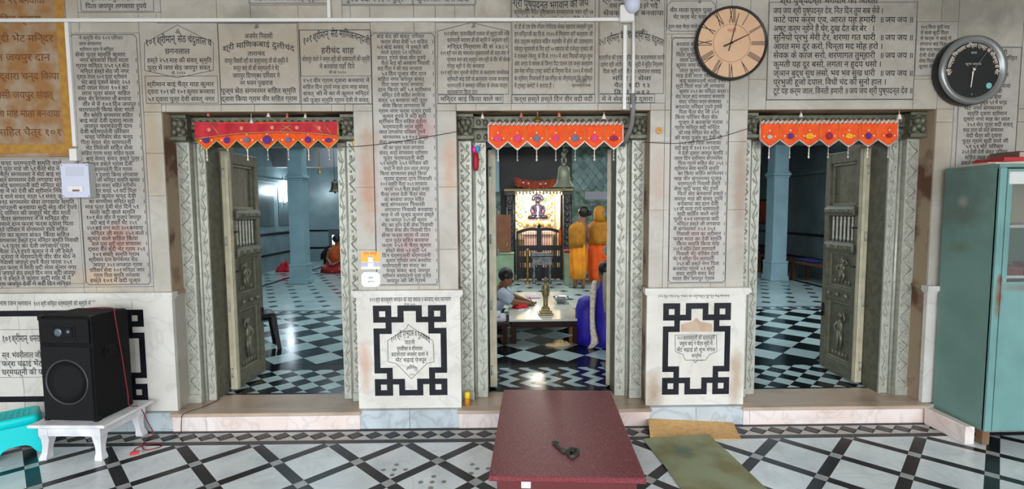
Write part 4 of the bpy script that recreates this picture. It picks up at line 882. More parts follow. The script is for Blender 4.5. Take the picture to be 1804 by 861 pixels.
wire('speaker_cable', [spw(-.08, .1, h+.004), spw(.02, .13, h+.006), spw(.12, .1, h+.005), spw(w-.01, .05, h+.006), spw(w+.008, .03, h-.03), spw(w+.012, .06, .4), spw(w+.016, .085, .12), spw(w+.02, .09, .02), (-2.64, -.19, .24), (-2.605, -.17, .12), (-2.585, -.15, .02), (-2.60, -.2, .005), (-2.56, -.3, .004), (-2.48, -.36, .004), (-2.42, -.3, .004), (-2.5, -.26, .004), (-2.58, -.33, .004), (-2.54, -.4, .004)], .0035, REDW, 'thin dark red cable running down the speaker to the floor', 'cable')
t = thing('cable_plug', 'small red plug lying on the floor by the white table', 'plug', (-2.53, -.41, 0), .5); obj('plug_body', MB().box(-.025, .025, -.012, .012, .0, .02, .004), M('red_plug', (190, 60, 60), .4), t, True); obj('pin', MB().tube([(.025, -.006, .01), (.045, -.006, .01)], .003, 6).tube([(.025, .006, .01), (.045, .006, .01)], .003, 6), SILVER, t, True)
wire('floor_wire', [(-2.29, .20, .145), (-2.33, .05, .145), (-2.4, -.075, .143), (-2.415, -.088, .1), (-2.42, -.09, .02), (-2.42, -.1, .004), (-2.44, -.16, .004)], .0028, WIRE, 'thin dark wire trailing over the left door step', 'wire')
TEAL = M('teal_plastic', (0, 196, 196), .4, spec=.25, bump=.05, bs=90)
t = thing('plastic_stool', 'bright teal plastic stool on the tiled floor near the black loudspeaker', 'stool', (-3.378, -.338, 0), math.radians(41)); s0, s1, H = .118, .142, .265
rings = []
def rsq(k, z, r=.03, n=4):
    P_ = []
    for cx_, cy_, a0 in ((k-r, k-r, 0), (-k+r, k-r, 90), (-k+r, -k+r, 180), (k-r, -k+r, 270)):
        for q in range(n+1): an = math.radians(a0+90*q/n); P_.append((cx_+r*math.cos(an), cy_+r*math.sin(an), z))
    return P_
obj('seat', MB().loft([rsq(.03, H-.012, .02), rsq(.06, H-.010, .02), rsq(s0-.03, H-.002), rsq(s0-.012, H), rsq(s0-.002, H-.008), rsq(s0, H-.022), rsq(s0+.006, H-.06), rsq(s0+.002, H-.06), rsq(s0-.006, H-.02), rsq(.03, H-.02, .02)], True, True), TEAL, t, True)
m_ = MB()
for q in range(4):
    c_, s_ = math.cos(q*PI/2), math.sin(q*PI/2); arch = []
    for i in range(13):
        u = -1+2*i/12; z = (.078*max(0, 1-abs(u/.72)**4))**1 if abs(u) < .72 else 0; arch.append((u, z))
    V = []
    for dy in (0, -.006):
        for u, z in arch: k = s1+(s0+.004-s1)*z/H; V.append((u*k, -(k+dy), z))
        for u, z in arch: k = s0+.004; V.append((u*k, -(k+dy), H-.05))
    n = 13; Fc = []
    for i in range(n-1): Fc += [(i, i+1, n+i+1, n+i), (2*n+i, 3*n+i, 3*n+i+1, 2*n+i+1), (i, 2*n+i, 2*n+i+1, i+1)]
    m_ = MB().add([(x*c_-y*s_, x*s_+y*c_, z) for x, y, z in V], Fc, False); obj('side_wall', m_, TEAL, t, True)
m_ = MB()
for a in range(-2, 3):
    for b in range(-2, 3): m_.ball((a*.03, b*.03, H-.004), (.006, .006, .003), 6, 3)
obj('seat_studs', m_, TEAL, t, True)

# steel cabinet
TEALC = M('cabinet_paint', (112, 144, 135), .5, col2=(102, 133, 125), ns=3, coord='W', patches=[((3.25, -.18, 1.62), (.2, .3, .2), (92, 104, 96), .85), ((3.25, -.1, 1.8), (.2, .4, .2), (88, 104, 98), .7), ((3.25, -.2, 1.35), (.1, .12, .06), (96, 108, 74), .6), ((3.25, -.2, 1.68), (.1, .06, .06), (170, 168, 158), .7)])
TEALF = M('cabinet_front_paint', (112, 154, 150), .45, col2=(100, 140, 136), ns=3, coord='W', patches=[((3.30, -.45, 1.02), (.03, .1, .16), (120, 78, 56), 1.0), ((3.30, -.45, 1.15), (.02, .1, .05), (120, 78, 56), 1.0), ((3.45, -.45, 1.1), (.2, .1, .04), (120, 90, 80), .6)])
t = thing('steel_cabinet', 'tall blue green steel cabinet with a glazed door and rust streaks', 'cabinet', (3.66, -.24, 0)); cx0, cx1, cy0, cy1, cz0, cz1 = 3.262, 4.06, -.45, -.045, .105, 1.92
obj('side_panel', B(cx0, cx0+.02, cy0, cy1, cz0, cz1, .004), TEALC, t); obj('side_panel', B(cx1-.02, cx1, cy0, cy1, cz0, cz1), TEALC, t); obj('back_panel', B(cx0+.02, cx1-.02, cy1-.015, cy1, cz0, cz1), TEALC, t)
obj('top_panel', B(cx0-.003, cx1+.003, cy0-.008, cy1, cz1-.02, cz1+.004, .004), TEALC, t); obj('bottom_panel', B(cx0+.02, cx1-.02, cy0, cy1-.015, cz0, cz0+.02), TEALC, t)
for sx, x in ((0, cx0+.02), (1, cx1-.06)): obj('leg', MB().box(x, x+.05, cy0+.02, cy0+.07, 0, cz0, .003), M('rusty_leg_%d' % sx, (112, 98, 76), .7, col2=(120, 80, 50), ns=20), t); obj('leg', B(x, x+.05, cy1-.07, cy1-.02, 0, cz0), TEALC, t)
gx0 = 3.345; gz0, gz1 = 1.14, 1.80
obj('front_frame', MB().box(cx0, cx0+.045, cy0-.012, cy0+.01, cz0, cz1-.02, .006), TEALF, t)
dr = obj('door', MB().box(cx0+.05, gx0, cy0-.014, cy0+.004, cz0+.01, cz1-.03, .004).box(gx0, cx1-.08, cy0-.014, cy0+.004, cz0+.01, gz0, .004).box(gx0, cx1-.08, cy0-.014, cy0+.004, gz1, cz1-.03, .004).box(cx1-.08, cx1-.01, cy0-.014, cy0+.004, cz0+.01, cz1-.03, .004), TEALF, t)
gm = M('cabinet_glass', (235, 240, 238), .05); gm.node_tree.nodes['Principled BSDF'].inputs['Transmission Weight'].default_value = .95
obj('glass_pane', B(gx0, cx1-.08, cy0-.008, cy0-.004, gz0, gz1), gm, dr)
obj('paper_label', B(gx0-.025, gx0+.24, cy0-.016, cy0-.0145, gz1-.01, gz1+.07), M('label_paper', (206, 208, 204), .6), dr)
for z in (.62, gz0+.02, 1.5): obj('shelf', B(cx0+.02, cx1-.02, cy0+.012, cy1-.015, z, z+.018), WHITEP, t)
tag(obj('inner_board', B(cx0+.04, cx1-.1, cy1-.06, cy1-.03, 1.5+.02, 1.88), M('cream_board', (200, 186, 164), .6), t))
for q, (c_, hh) in enumerate((((120, 24, 34), .06), ((90, 20, 40), .045), ((150, 60, 50), .07), ((60, 30, 40), .05))):
    tag(obj('stacked_book', B(3.37+.14*q, 3.5+.14*q, cy0+.03, cy0+.25, gz0+.0385, gz0+.038+hh, .003), M('book_cover_%d' % q, c_, .5)), ('dark red book', 'plum book', 'brick red book', 'blackish book')[q]+' lying on the shelf behind the cabinet glass', 'book', 'books behind the cabinet glass')
tag(obj('paper_stack', MB().prism([(cx0+.005, cy0+.03), (3.6, cy0-.01), (3.62, -.1), (cx0+.03, -.06)], 1.925, 1.934, 'z').prism([(cx0+.02, cy0+.1), (3.5, cy0+.02), (3.6, -.12), (cx0+.05, -.08)], 1.9345, 1.943, 'z'), M('old_paper', (196, 188, 170), .7)), 'loose yellowed papers on top of the steel cabinet', 'papers')
t = thing('magazine', 'red and white magazine on the papers atop the cabinet', 'magazine', (3.5, -.30, 1.9437), -.1); obj('pages', MB().box(-.15, .3, -.12, .12, .0, .024, .004), M('magazine_white', (214, 208, 216), .5), t, True); obj('cover', MB().box(-.152, .06, -.122, .122, -.0005, .028, .003), M('magazine_red', (176, 36, 44), .5), t, True); obj('cover', MB().box(.06, .301, -.122, .122, .0225, .028, .002), M('magazine_peach', (214, 150, 120), .5), t, True)
t = thing('brown_book', 'thick brown book on the red and white magazine', 'book', (3.62, -.24, 1.9722), .05); obj('pages', MB().box(-.125, .195, -.095, .095, .006, .04), M('book_pages', (186, 170, 150), .7), t, True); obj('cover', MB().box(-.13, .2, -.1, .1, 0, .007, .002).box(-.13, .2, -.1, .1, .039, .046, .002).box(-.13, -.123, -.1, .1, 0, .046, .002), M('book_brown', (110, 82, 74), .6), t, True)

# granite bench, strap, mats, yellow jar
GRAN = M('red_granite', (112, 50, 55), .38, col2=(144, 90, 93), ns=130, lo=.5, hi=.74, detail=2, spec=.15); WOODR = M('dark_red_wood', (92, 34, 32), .45)
t = thing('granite_bench', 'long red granite slab on a dark wooden base before the middle door', 'bench', (.35, -.595, 0), math.radians(-3.4))
obj('slab', MB().box(-.41, .41, -.632, .632, .218, .25, .005), GRAN, t, True); obj('base', MB().box(-.36, .36, -.585, -.56, .03, .218, .004).box(-.36, -.335, -.56, .48, .03, .218).box(.335, .36, -.56, .48, .03, .218).box(-.36, .36, .455, .48, .03, .218), WOODR, t, True)
for sx in (-1, 1):
    for sy in (-.57, .46): obj('leg', MB().box(sx*.345-.025, sx*.345+.025, sy-.02, sy+.03, 0, .2, .003), WOODR, t, True)
obj('sticker', B(-.24, -.19, -.5865, -.585, .16, .212), M('foil_sticker', (220, 224, 226), .3), t, True)
GRN = M('green_webbing', (50, 62, 48), .8); q = [onz(x, y, .2565) for x, y in ((978, 780), (984, 788), (990, 793), (998, 795), (1006, 792), (1014, 791), (1018, 796), (1013, 803), (1005, 804), (1001, 799), (1004, 794), (1010, 796))]
tag(obj('green_strap', MB().tube(smooth_path([(p.x, p.y, .259+.004*(i > 8)) for i, p in enumerate(q)], 5), [.009+.003*math.sin(i*.7) for i in range(56)], 6).ball((q[0].x, q[0].y, .2585), (.022, .016, .008), 8, 5), GRN), 'coiled dark green strap lying on the red granite slab', 'strap')
MATY = M('bamboo_mat', (224, 178, 116), .6, col2=(208, 160, 100), ns=30); c = [at(1141, 738, -.058), at(1292, 745, -.058), onz(1306, 773, .004), onz(1146, 776, .004)]
t = thing('cane_mat', 'yellow cane mat lying against the plinth under the green mat', 'mat', ((c[0].x+c[1].x)/2, -.2, 0))
N_ = 46
for i in range(N_):
    u0, u1 = i/N_, (i+.93)/N_; V = []
    for k in range(5):
        v = k/4
        for u in (u0, u1):
            bx, fx = c[0].lerp(c[1], u), c[3].lerp(c[2], u); p = bx.lerp(fx, v); lift = .05*max(0, 1-u*4)**2*v*(1-v)*3
            V.append((p.x-t.location.x, p.y+.2, max(.006, p.z*(1-v)**2+.006)+lift))
    m_ = MB().add(V+[(x, y, z-.004) for x, y, z in V], [(2*k, 2*k+1, 2*k+3, 2*k+2) for k in range(4)]+[(10+2*k, 12+2*k, 13+2*k, 11+2*k) for k in range(4)]+[(2*k, 2*k+2, 12+2*k, 10+2*k) for k in range(4)]+[(2*k+1, 11+2*k, 13+2*k, 3+2*k) for k in range(4)]+[(8, 9, 19, 18), (0, 10, 11, 1)])
    obj('cane_slat', m_, MATY, t, True)
MATG = M('green_mat', (146, 150, 118), .85, col2=(128, 124, 86), ns=3.5, lo=.42, hi=.6, bump=.25, bs=150, coord='W', patches=[((1.2, -.48, 0), (.09, .12, .2), (96, 112, 96), .8)])
A, Bq, Cq, Dq = Vector((.965, -.31, 0)), Vector((1.455, -.262, 0)), Vector((1.60, -1.75, 0)), Vector((1.10, -1.75, 0)); cols = []
for i in range(13):
    u = i/12; col_ = []
    for k in range(21):
        v = k/20; p = A.lerp(Bq, u).lerp(Dq.lerp(Cq, u), v); inm = max(0, min(1, (p.y+.345)/.03)); col_.append((p.x+.008*math.sin(v*9), p.y, .0075+.012*inm*(1 if p.x > 1.0 else .4)+.0015*math.sin(u*8)*math.sin(v*17)+.0015))
    cols.append(col_)
m_ = MB().loft(cols, False, True, False); m_.loft([[(x, y, z-.005) for x, y, z in c_] for c_ in cols], False, True, False); rim_ = [c_[0] for c_ in cols]+cols[-1][1:]+[c_[-1] for c_ in cols[::-1]][1:]+cols[0][::-1][1:-1]
m_.loft([rim_, [(x, y, z-.005) for x, y, z in rim_]], False, False, True); tag(obj('green_mat', m_, MATG), 'worn olive green mat running toward the viewer beside the granite bench', 'mat')
p = at(824, 700, .04); t = thing('yellow_jar', 'small yellow jar on the step at the left jamb of the middle door', 'jar', (p.x, .03, ZF)); obj('jar_body', MB().lathe([(.022, 0), (.025, .004), (.025, .045), (.021, .055)], (0, 0, 0), 14), M('amber_plastic', (178, 116, 30), .4), t, True); obj('jar_neck', MB().lathe([(.019, .055), (.023, .06), (.022, .1), (.017, .106)], (0, 0, 0), 14), M('yellow_plastic', (228, 186, 20), .4), t, True)
# ------------------------------------------------------------------ hall: columns, lamp, bells, benches
def column(x, y, s, label):
    t = thing('column', label, 'column', (x, y, ZF), 0, 'blue painted columns of the inner hall')
    obj('base', MB().box(-s*1.28, s*1.28, -s*1.28, s*1.28, 0, .10, .01).box(-s*1.16, s*1.16, -s*1.16, s*1.16, .10, .36).box(-s*1.2, s*1.2, -s*1.2, s*1.2, .36, .41, .01), COLM, t, True)
    obj('shaft', MB().box(-s, s, -s, s, .41, 2.14).box(-s*.96, s*.96, -s*.96, s*.96, 2.14, 3.255), COLM, t, True)
    obj('capital', MB().box(-s*1.08, s*1.08, -s*1.08, s*1.08, 2.1, 2.14, .006).box(-s*1.22, s*1.22, -s*1.22, s*1.22, 2.14, 2.19, .008).box(-s*1.1, s*1.1, -s*1.1, s*1.1, 2.19, 2.22, .006), COLM, t, True)
column(-4.22, 6.6, .145, 'pale blue square column seen through the left door')
column(5.57, 6.5, .145, 'pale blue square column seen through the right door')
TUBE = M('lamp_tube', (235, 245, 255), .3, emit=14)
p = at(511, 345, 9.9); t = thing('wall_lamp', 'bright upright tube lamp glowing behind the left column', 'lamp', (-5.77, 9.5, 1.86)); obj('tube', MB().tube([(.045, 0, 0), (.045, 0, .55)], .03, 10), TUBE, t, True); obj('fitting', MB().box(-.028, .01, -.03, .03, -.03, .58), WHITEP, t, True)
light('tube_lamp_light', 'POINT', (-5.5, 9.45, 2.15), 25, COOL, .1)
def bell(name, loc, r, h, m, label, drop, fig=False):
    t = thing(name, label, 'bell', loc)
    obj('bell_body', MB().lathe([(.001, h), (r*.3, h*.98), (r*.5, h*.9), (r*.56, h*.7), (r*.6, h*.4), (r*.72, h*.18), (r*.98, .02*h), (r, 0), (r*.93, 0), (r*.66, h*.2), (r*.5, h*.8), (.001, h*.86)], (0, 0, 0), 28), m, t, True)
    obj('rim_band', MB().lathe([(r*.63, h*.36), (r*.655, h*.37), (r*.65, h*.41), (r*.61, h*.42)], (0, 0, 0), 28), m, t, True)
    obj('clapper', MB().tube([(0, 0, h*.8), (0, 0, -h*.02)], r*.06, 6).ball((0, 0, -h*.06), r*.16, 8, 6), m, t, True)
    if fig:
        obj('figure_hook', MB().lathe([(.014, h), (.02, h+.012), (.01, h+.025)], (0, 0, 0), 10).tube([(-.012, 0, h+.02), (-.018, 0, h+.05), (-.004, 0, h+.08)], [.009, .011, .012], 6).tube([(.014, 0, h+.02), (.02, 0, h+.045), (.004, 0, h+.08)], [.009, .011, .012], 6).ball((0, 0, h+.095), (.022, .016, .028), 8, 6).ball((.006, 0, h+.135), .016, 8, 6).tube([(.015, 0, h+.11), (.034, 0, h+.125), (.02, 0, h+.15)], .007, 5), m, t, True)
        obj('chain', MB().tube([(0, 0, h+.14), (0, 0, drop)], .006, 6), m, t, True)
    else: obj('chain', MB().tube([(0, 0, h*.97), (0, 0, drop)], .006, 6).ball((0, 0, h*1.08), (r*.2, r*.2, h*.1), 8, 6), m, t, True)
bell('brass_bell', (.52, .72, 1.835), .098, .19, BRONZE, 'large greenish brass bell hanging in the middle doorway', .53, True)
p = at(590, 338, 8); bell('hall_bell', (p.x, 8, p.z), .14, .25, M('dark_bronze', (74, 70, 58), .45, .5), 'dark bell hanging beside the right jamb of the left door', 3.395-p.z)
p = at(563, 305, 8.2); bell('hall_bell', (p.x, 8.2, p.z), .05, .14, BRASS, 'small golden bell hanging near the blue column in the left door', 3.395-p.z)
WOODB = M('brown_wood', (104, 66, 40), .5, col2=(84, 52, 30), ns=8)
t = thing('wooden_bench', 'long low brown bench along the wall inside the right door', 'bench', (6.1, 5.8, ZF)); obj('seat', B(-.2, .2, -2.2, 2.2, .36, .41, .01), WOODB, t, True)
for sx in (-.15, .15):
    for sy in (-2.1, -.7, .7, 2.1): obj('leg', B(sx-.03, sx+.03, sy-.03, sy+.03, 0, .36), WOODB, t, True)
tag(obj('folded_cloth', MB().box(5.95, 6.25, 5.9, 6.5, .551, .60, .02), M('blue_cloth', (40, 52, 110), .8)), 'dark blue folded cloth on the long brown bench', 'cloth')
t = thing('wall_picture', 'dark orange picture on the hall wall left of the right column', 'picture', (6.46, 8.9, 1.22)); obj('frame', B(.0, .03, -.34, .34, 0, .62, .008), M('picture_frame', (60, 34, 24), .5), t, True); obj('canvas', B(-.006, .001, -.29, .29, .05, .57), M('picture_orange', (150, 62, 30), .6, col2=(90, 40, 24), ns=3), t, True)
t = thing('dark_table', 'dark table by the hall wall left of the right column', 'table', (5.9, 8.7, ZF)); obj('tabletop', B(-.35, .35, -.5, .5, .55, .6, .01), BLACKP, t, True)
for sx in (-.3, .3):
    for sy in (-.44, .44): obj('leg', B(sx-.03, sx+.03, sy-.03, sy+.03, 0, .55), BLACKP, t, True)
# black plastic stool near the left leaf
t = thing('black_stool', 'black plastic stool beside the open left door leaf', 'stool', (-2.71, 1.72, ZF), math.radians(33)); s0, s1 = .15, .185
obj('seat', MB().loft([rsq(.05, .385), rsq(s0-.01, .395), rsq(s0, .385), rsq(s0+.004, .33), rsq(s0-.004, .33), rsq(.05, .375)], True, True), BLACKP, t, True)
for sx in (-1, 1):
    for sy in (-1, 1): obj('leg', MB().loft([[(sx*(k-w_), sy*(k-w_), z), (sx*(k+w_*.2), sy*(k-w_), z), (sx*(k+w_*.2), sy*(k+w_*.2), z), (sx*(k-w_), sy*(k+w_*.2), z)] for z, k, w_ in ((.37, s0-.004, .045), (.2, s0+.012, .038), (0, s1, .032))], True, False), BLACKP, t, True)
p = onz(503, 478, ZF); m_ = MB()
m_ = crumple(p.x, p.y, ZF+.001, .22, .18, .27, 12); tag(obj('red_bundle', m_, RED), 'red cloth bundle on the hall floor left of the blue column', 'bundle')
t = thing('reflection_panel', 'small white panel by the column, glowing in place of a window reflection', 'panel', (-4.55, 10.0, .7)); obj('panel', B(-.17, .17, -.02, .02, .0, .26), M('panel_reflection_glow', (235, 240, 245), .3, emit=2.2), t, True); obj('frame', MB().box(-.26, -.17, -.025, .025, -.1, .42).box(.17, .26, -.025, .025, -.1, .42).box(-.17, .17, -.025, .025, .26, .42).box(-.26, .26, -.03, .03, -.56, -.0), M('panel_frame', (70, 80, 84), .5), t, True)  # the panel's emission stands in for a window's reflection
t = thing('covered_stand', 'black covered stand behind the blue column in the left hall', 'stand', (-4.4, 9.2, ZF)); obj('cover', MB().loft([[(-.3*k, -.2*k, z), (.3*k+.05, -.2*k, z), (.3*k+.05, .2*k, z), (-.3*k, .2*k, z)] for z, k in ((.25, 1), (.4, .95), (.58, .5))], True, False), BLACKP, t, True)
for sx in (-.22, .25): obj('leg', B(sx-.02, sx+.02, -.14, .14, 0, .26), BLACKP, t, True)

# ------------------------------------------------------------------ sanctum at the back of the middle door
DARKW = M('sanctum_dark_wall', (40, 42, 46), .5, col2=(30, 32, 36), ns=4, coord='W'); GREENW = M('sanctum_green_wall', (112, 136, 124), .4, col2=(66, 92, 84), ns=9, lo=.42, hi=.58, coord='W'); MIRROR = M('mirror_tile', (150, 176, 178), .15, .3, rnd=.5)
sw = tag(obj('wall_back', MB().box(-.45, .22, 7.0, 7.2, ZF, 3.4).box(1.19, 1.45, 7.0, 7.2, ZF, 3.4).box(.22, 1.19, 7.0, 7.2, 2.02, 3.4), DARKW), kind='structure')
obj('green_facing', MB().box(1.42, 2.9, 6.98, 7.2, ZF, 3.4).box(-.45, -.1, 6.97, 7.0, ZF, 2.1), GREENW, sw)
for i in range(7):
    for j in range(6):
        x, z = 1.50+.17*i+.085*(j % 2), 2.12+.105*j
        obj('mirror_tile', MB().prism([(x-.075, z), (x, z-.095), (x+.075, z), (x, z+.095)], 6.968, 6.98, 'y'), MIRROR, sw)
obj('sign_panel', B(1.70, 2.2, 6.965, 6.98, 1.83, 2.0), M('grey_sign', (150, 150, 160), .5), sw); T = Text()
for i in range(3): T.line(rwords(9), 1.66, 1.74-.1*i, .075, .62, y=6.975)
obj('lettering', T, INK2, sw)
obj('blue_pilaster', B(-.27, -.12, 6.9, 6.98, 2.0, 3.4), COLM, sw)
tag(obj('wall_back', MB().box(-.1, .22, 7.2, 8.5, ZF, 2.7).box(1.19, 1.5, 7.2, 8.5, ZF, 2.7).box(-.1, 1.5, 8.4, 8.5, ZF, 2.7).box(-.1, 1.5, 7.2, 8.5, 2.6, 2.7), M('shrine_inner', (206, 196, 170), .5)), kind='structure')
GOLDW = M('gilded_relief', (224, 208, 164), .35, .1, col2=(246, 244, 238), ns=9, lo=.34, hi=.5)
bp = thing('gilded_backdrop', 'bright white and gold carved backdrop behind the seated dark idol', 'backdrop', (.70, 8.36, 1.0)); m_ = MB().box(-.48, .48, -.02, .03, -.1, 1.1); obj('panel', m_, GOLDW, bp, True)
m_ = MB()
for s in (-1, 1):
    for q in range(5):
        zc = .06+.2*q; m_.tube([(s*(.34+.07*math.cos(a*.8)*(1-a*.08)), -.03, zc+.07*math.sin(a*.8)*(1-a*.08)) for a in range(9)], .014, 6); m_.ball((s*.42, -.03, zc+.1), (.03, .02, .04), 8, 6)
obj('scrollwork', m_, M('gold_scroll', (200, 164, 84), .35, .5), bp, True)
m_ = MB()
for s in (-1, 1): m_.tube([(s*(.2+.06*math.sin(a*.35)), -.028, .55+.07*a) for a in range(8)], .03, 8)
obj('pale_blue_band', m_, M('pale_blue_enamel', (150, 200, 206), .4), bp, True)
IDOL = M('black_stone_idol', (34, 26, 52), .3)
t = thing('seated_idol', 'dark seated idol with hooded canopy before the gilded backdrop', 'idol', (.755, 7.9, 1.40)); m_ = MB()
m_.loft([[(rx*math.cos(a), ry*math.sin(a), z) for a in [q*PI/10 for q in range(20)]] for z, rx, ry in ((.0, .2, .13), (.03, .205, .14), (.07, .17, .12), (.11, .12, .09), (.2, .10, .07), (.28, .125, .075), (.32, .11, .065), (.345, .05, .045), (.37, .045, .045), (.39, .06, .06), (.43, .068, .066), (.47, .055, .055), (.495, .02, .02))])
for s in (-1, 1): m_.tube([(s*.115, 0, .3), (s*.155, -.02, .2), (s*.11, -.09, .1), (s*.03, -.12, .085)], [.036, .032, .028, .024], 8); m_.tube([(s*.08, .0, .05), (s*.19, -.05, .04), (s*.09, -.12, .05)], [.05, .045, .035], 8)
obj('body', m_, IDOL, t, True); m_ = MB()
for q in range(7): an = PI*q/6; m_.ball((.1*math.cos(an), .05, .47+.07*math.sin(an)), (.04, .02, .05), 8, 6)
obj('hood', m_, IDOL, t, True); obj('chest_mark', MB().ball((0, -.075, .22), (.03, .012, .07), 8, 6), M('silver_mark', (190, 190, 210), .3, .5), t, True); obj('robe_sides', MB().ball((-.12, -.03, .14), (.035, .05, .08), 8, 6).ball((.12, -.03, .14), (.035, .05, .08), 8, 6), M('plum_cloth', (110, 60, 84), .6), t, True)
t = thing('gilded_throne', 'gilded throne pedestal under the dark seated idol', 'throne', (.755, 7.9, ZF)); obj('pedestal', MB().box(-.32, .32, -.2, .2, 0, .9, .02).box(-.38, .38, -.24, .24, .9, 1.0, .02).box(-.3, .3, -.2, .2, 1.0, 1.22, .02), M('throne_marble', (220, 196, 190), .4, col2=(200, 150, 140), ns=5), t, True); m_ = MB()
for q in range(9): m_.ball((-.32+.08*q, -.23, 1.11+.05*(q % 2)), (.04, .03, .05), 8, 6)
obj('gold_ornament', m_.ball((0, -.22, 1.2), (.03, .03, .08), 8, 6), M('throne_gold', (214, 184, 110), .35, .4), t, True)
DSIL = M('dark_silver', (92, 92, 90), .35, .6, col2=(56, 56, 56), ns=24, bump=.4, bs=50, coord='W')
for s, x in ((-1, .10), (1, 1.30)):
    t = thing('shrine_post', ('left' if s < 0 else 'right')+' dark silver carved post of the shrine gate', 'post', (x, 6.86, ZF), 0)
    m_ = MB().box(-.1, .1, -.1, .1, 0, .12, .01).box(-.08, .08, -.08, .08, .12, 1.78).box(-.11, .11, -.11, .11, 1.78, 1.86, .01); obj('shaft', m_, DSIL, t, True); m_ = MB()
    for q in range(12): m_.ball((0, -.085, .25+.125*q), (.05, .02, .05), 6, 5)
    obj('carved_band', m_.tube([(-.07, -.085, .13), (-.07, -.085, 1.77)], .012, 6).tube([(.07, -.085, .13), (.07, -.085, 1.77)], .012, 6), DSIL, t, True)
t = thing('shrine_lintel', 'gilded lintel with hanging leaves across the shrine posts', 'lintel', (.70, 6.86, 2.0015)); obj('beam', MB().box(-.72, .72, -.1, .1, 0, .06, .01), M('dull_gold', (150, 140, 106), .35, .5), t, True); m_ = MB()
for q in range(14): m_.ball((-.46+.07*q, -.09, -.03+.012*(q % 2)), (.025, .015, .04), 6, 5)
obj('hanging_leaves', m_, M('leaf_gold', (190, 170, 120), .35, .4), t, True)
t = thing('shrine_valance', 'dark orange sagging valance above the shrine gate', 'valance', (.62, 6.75, 2.065)); cols = []
for i in range(25):
    u = i/24; x = -.42+.86*u; zt_ = .23-.06*math.sin(PI*u)-.03*u; cols.append([(x, .0-.02*math.sin(u*30), zt_-.17*k/5-(.02 if k == 5 and i % 4 == 2 else 0)) for k in range(6)])
m_ = MB().loft(cols, False, True, False).loft([[(x, y+.004, z) for x, y, z in c_] for c_ in cols], False, True, False); obj('cloth', m_, M('rust_cloth', (160, 62, 26), .7, col2=(120, 36, 22), ns=14), t, True); m_ = MB()
for q in (5, 8, 15, 18): m_.ball((cols[q][2][0], cols[q][2][1]-.012, cols[q][2][2]), (.02, .006, .02), 8, 5)
obj('mirror_disc', m_, CREAM, t, True)
GATE = M('dark_gate_metal', (44, 42, 44), .4, .3)
for s in (-1, 1):
    t = thing('gate_leaf', ('left' if s < 0 else 'right')+' dark barred leaf of the low shrine gate', 'gate', (.712+s*.246, 6.84, ZF), 0); w = .238; up = lambda x: 1.02+.055*math.sin(PI*(.5+.5*(-s*x)/w)*.9-.4)
    obj('stile', B(-w, -w+.045, -.02, .02, 0, up(-w)+.02), GATE, t, True); obj('stile', B(w-.045, w, -.02, .02, 0, up(w)+.02), GATE, t, True)
    R_ = [[(x, -.022, up(x)-.035), (x, .022, up(x)-.035), (x, .022, up(x)+.03), (x, -.022, up(x)+.03)] for x in [-w+.04*w*0+2*w*q/10 for q in range(11)]]; obj('top_rail', MB().loft(R_, True, False), GATE, t, True)
    for z0, z1 in ((.62, .73), (.36, .5), (.02, .26)): obj('rail', B(-w+.045, w-.045, -.018, .018, z0, z1), GATE, t, True)
    for q in range(8): x = -w+.06+.05*q; obj('bar', MB().tube([(x, 0, .73), (x, 0, up(x)-.03)], .006, 6), GATE, t, True); obj('bar', MB().tube([(x, 0, .26), (x, 0, .62)], .012, 6), GATE, t, True)
t = thing('gate_post', 'central post where the two shrine gate leaves meet', 'post', (.712, 6.80, ZF)); obj('shaft', MB().box(-.045, .045, -.015, .015, 0, 1.1, .006), GATE, t, True); obj('finial', MB().lathe([(.02, 1.1), (.045, 1.13), (.03, 1.16), (.004, 1.2)], (0, 0, 0), 10), GATE, t, True)
STEELM = M('worn_silver_sheet', (126, 128, 128), .35, .6, col2=(90, 92, 92), ns=14)
t = thing('offering_stand', 'small grey metal stand with turned legs before the shrine gate', 'stand', (.73, 6.35, ZF)); obj('top', MB().box(-.21, .21, -.15, .15, .5, .54, .008).box(-.19, .19, -.13, .13, .38, .5).box(-.2, .2, -.14, .14, .54, .62, .02), STEELM, t, True)
for sx in (-1, 1):
    for sy in (-1, 1): obj('leg', MB().lathe([(.03, 0), (.035, .04), (.018, .08), (.035, .16), (.018, .24), (.03, .32), (.03, .38)], (sx*.16, sy*.1, 0), 10), STEELM, t, True)
t = thing('brass_lamp_stand', 'slim brass lamp stand left of the grey offering stand', 'lamp stand', (.44, 6.3, ZF)); obj('foot', MB().lathe([(.06, 0), (.06, .015), (.02, .05)], (0, 0, 0), 14), BRASS, t, True); obj('stem', MB().lathe([(.018, .05), (.026, .2), (.018, .24), (.026, .3), (.026, .66), (.04, .69), (.01, .7)], (0, 0, 0), 12), BRASS, t, True)
SAGE = M('sage_green_paint', (140, 162, 132), .5, col2=(124, 146, 118), ns=6)
t = thing('green_chest', 'sage green chest under the brown board left of the shrine', 'chest', (-.01, 6.1, ZF)); obj('body', MB().box(-.19, .17, -.15, .15, 0, .62, .01), SAGE, t, True); obj('drawer', MB().box(-.165, .145, -.16, -.149, .33, .46, .004), SAGE, t, True); obj('drawer', MB().box(-.165, .145, -.16, -.149, .06, .29, .004), SAGE, t, True); obj('lid', MB().box(-.2, .18, -.165, .16, .62, .65, .008), SAGE, t, True)
t = thing('brown_board', 'plain brown board standing on the sage green chest', 'board', (-.03, 6.1, .79)); obj('board', MB().box(-.145, .14, -.015, .015, .0, .74, .006), M('board_brown', (128, 82, 54), .6, col2=(112, 70, 46), ns=6), t, True); obj('handle', MB().tube([(.05, -.02, .08), (.06, -.03, .14), (.075, -.02, .2)], .006, 6), SILVER, t, True)
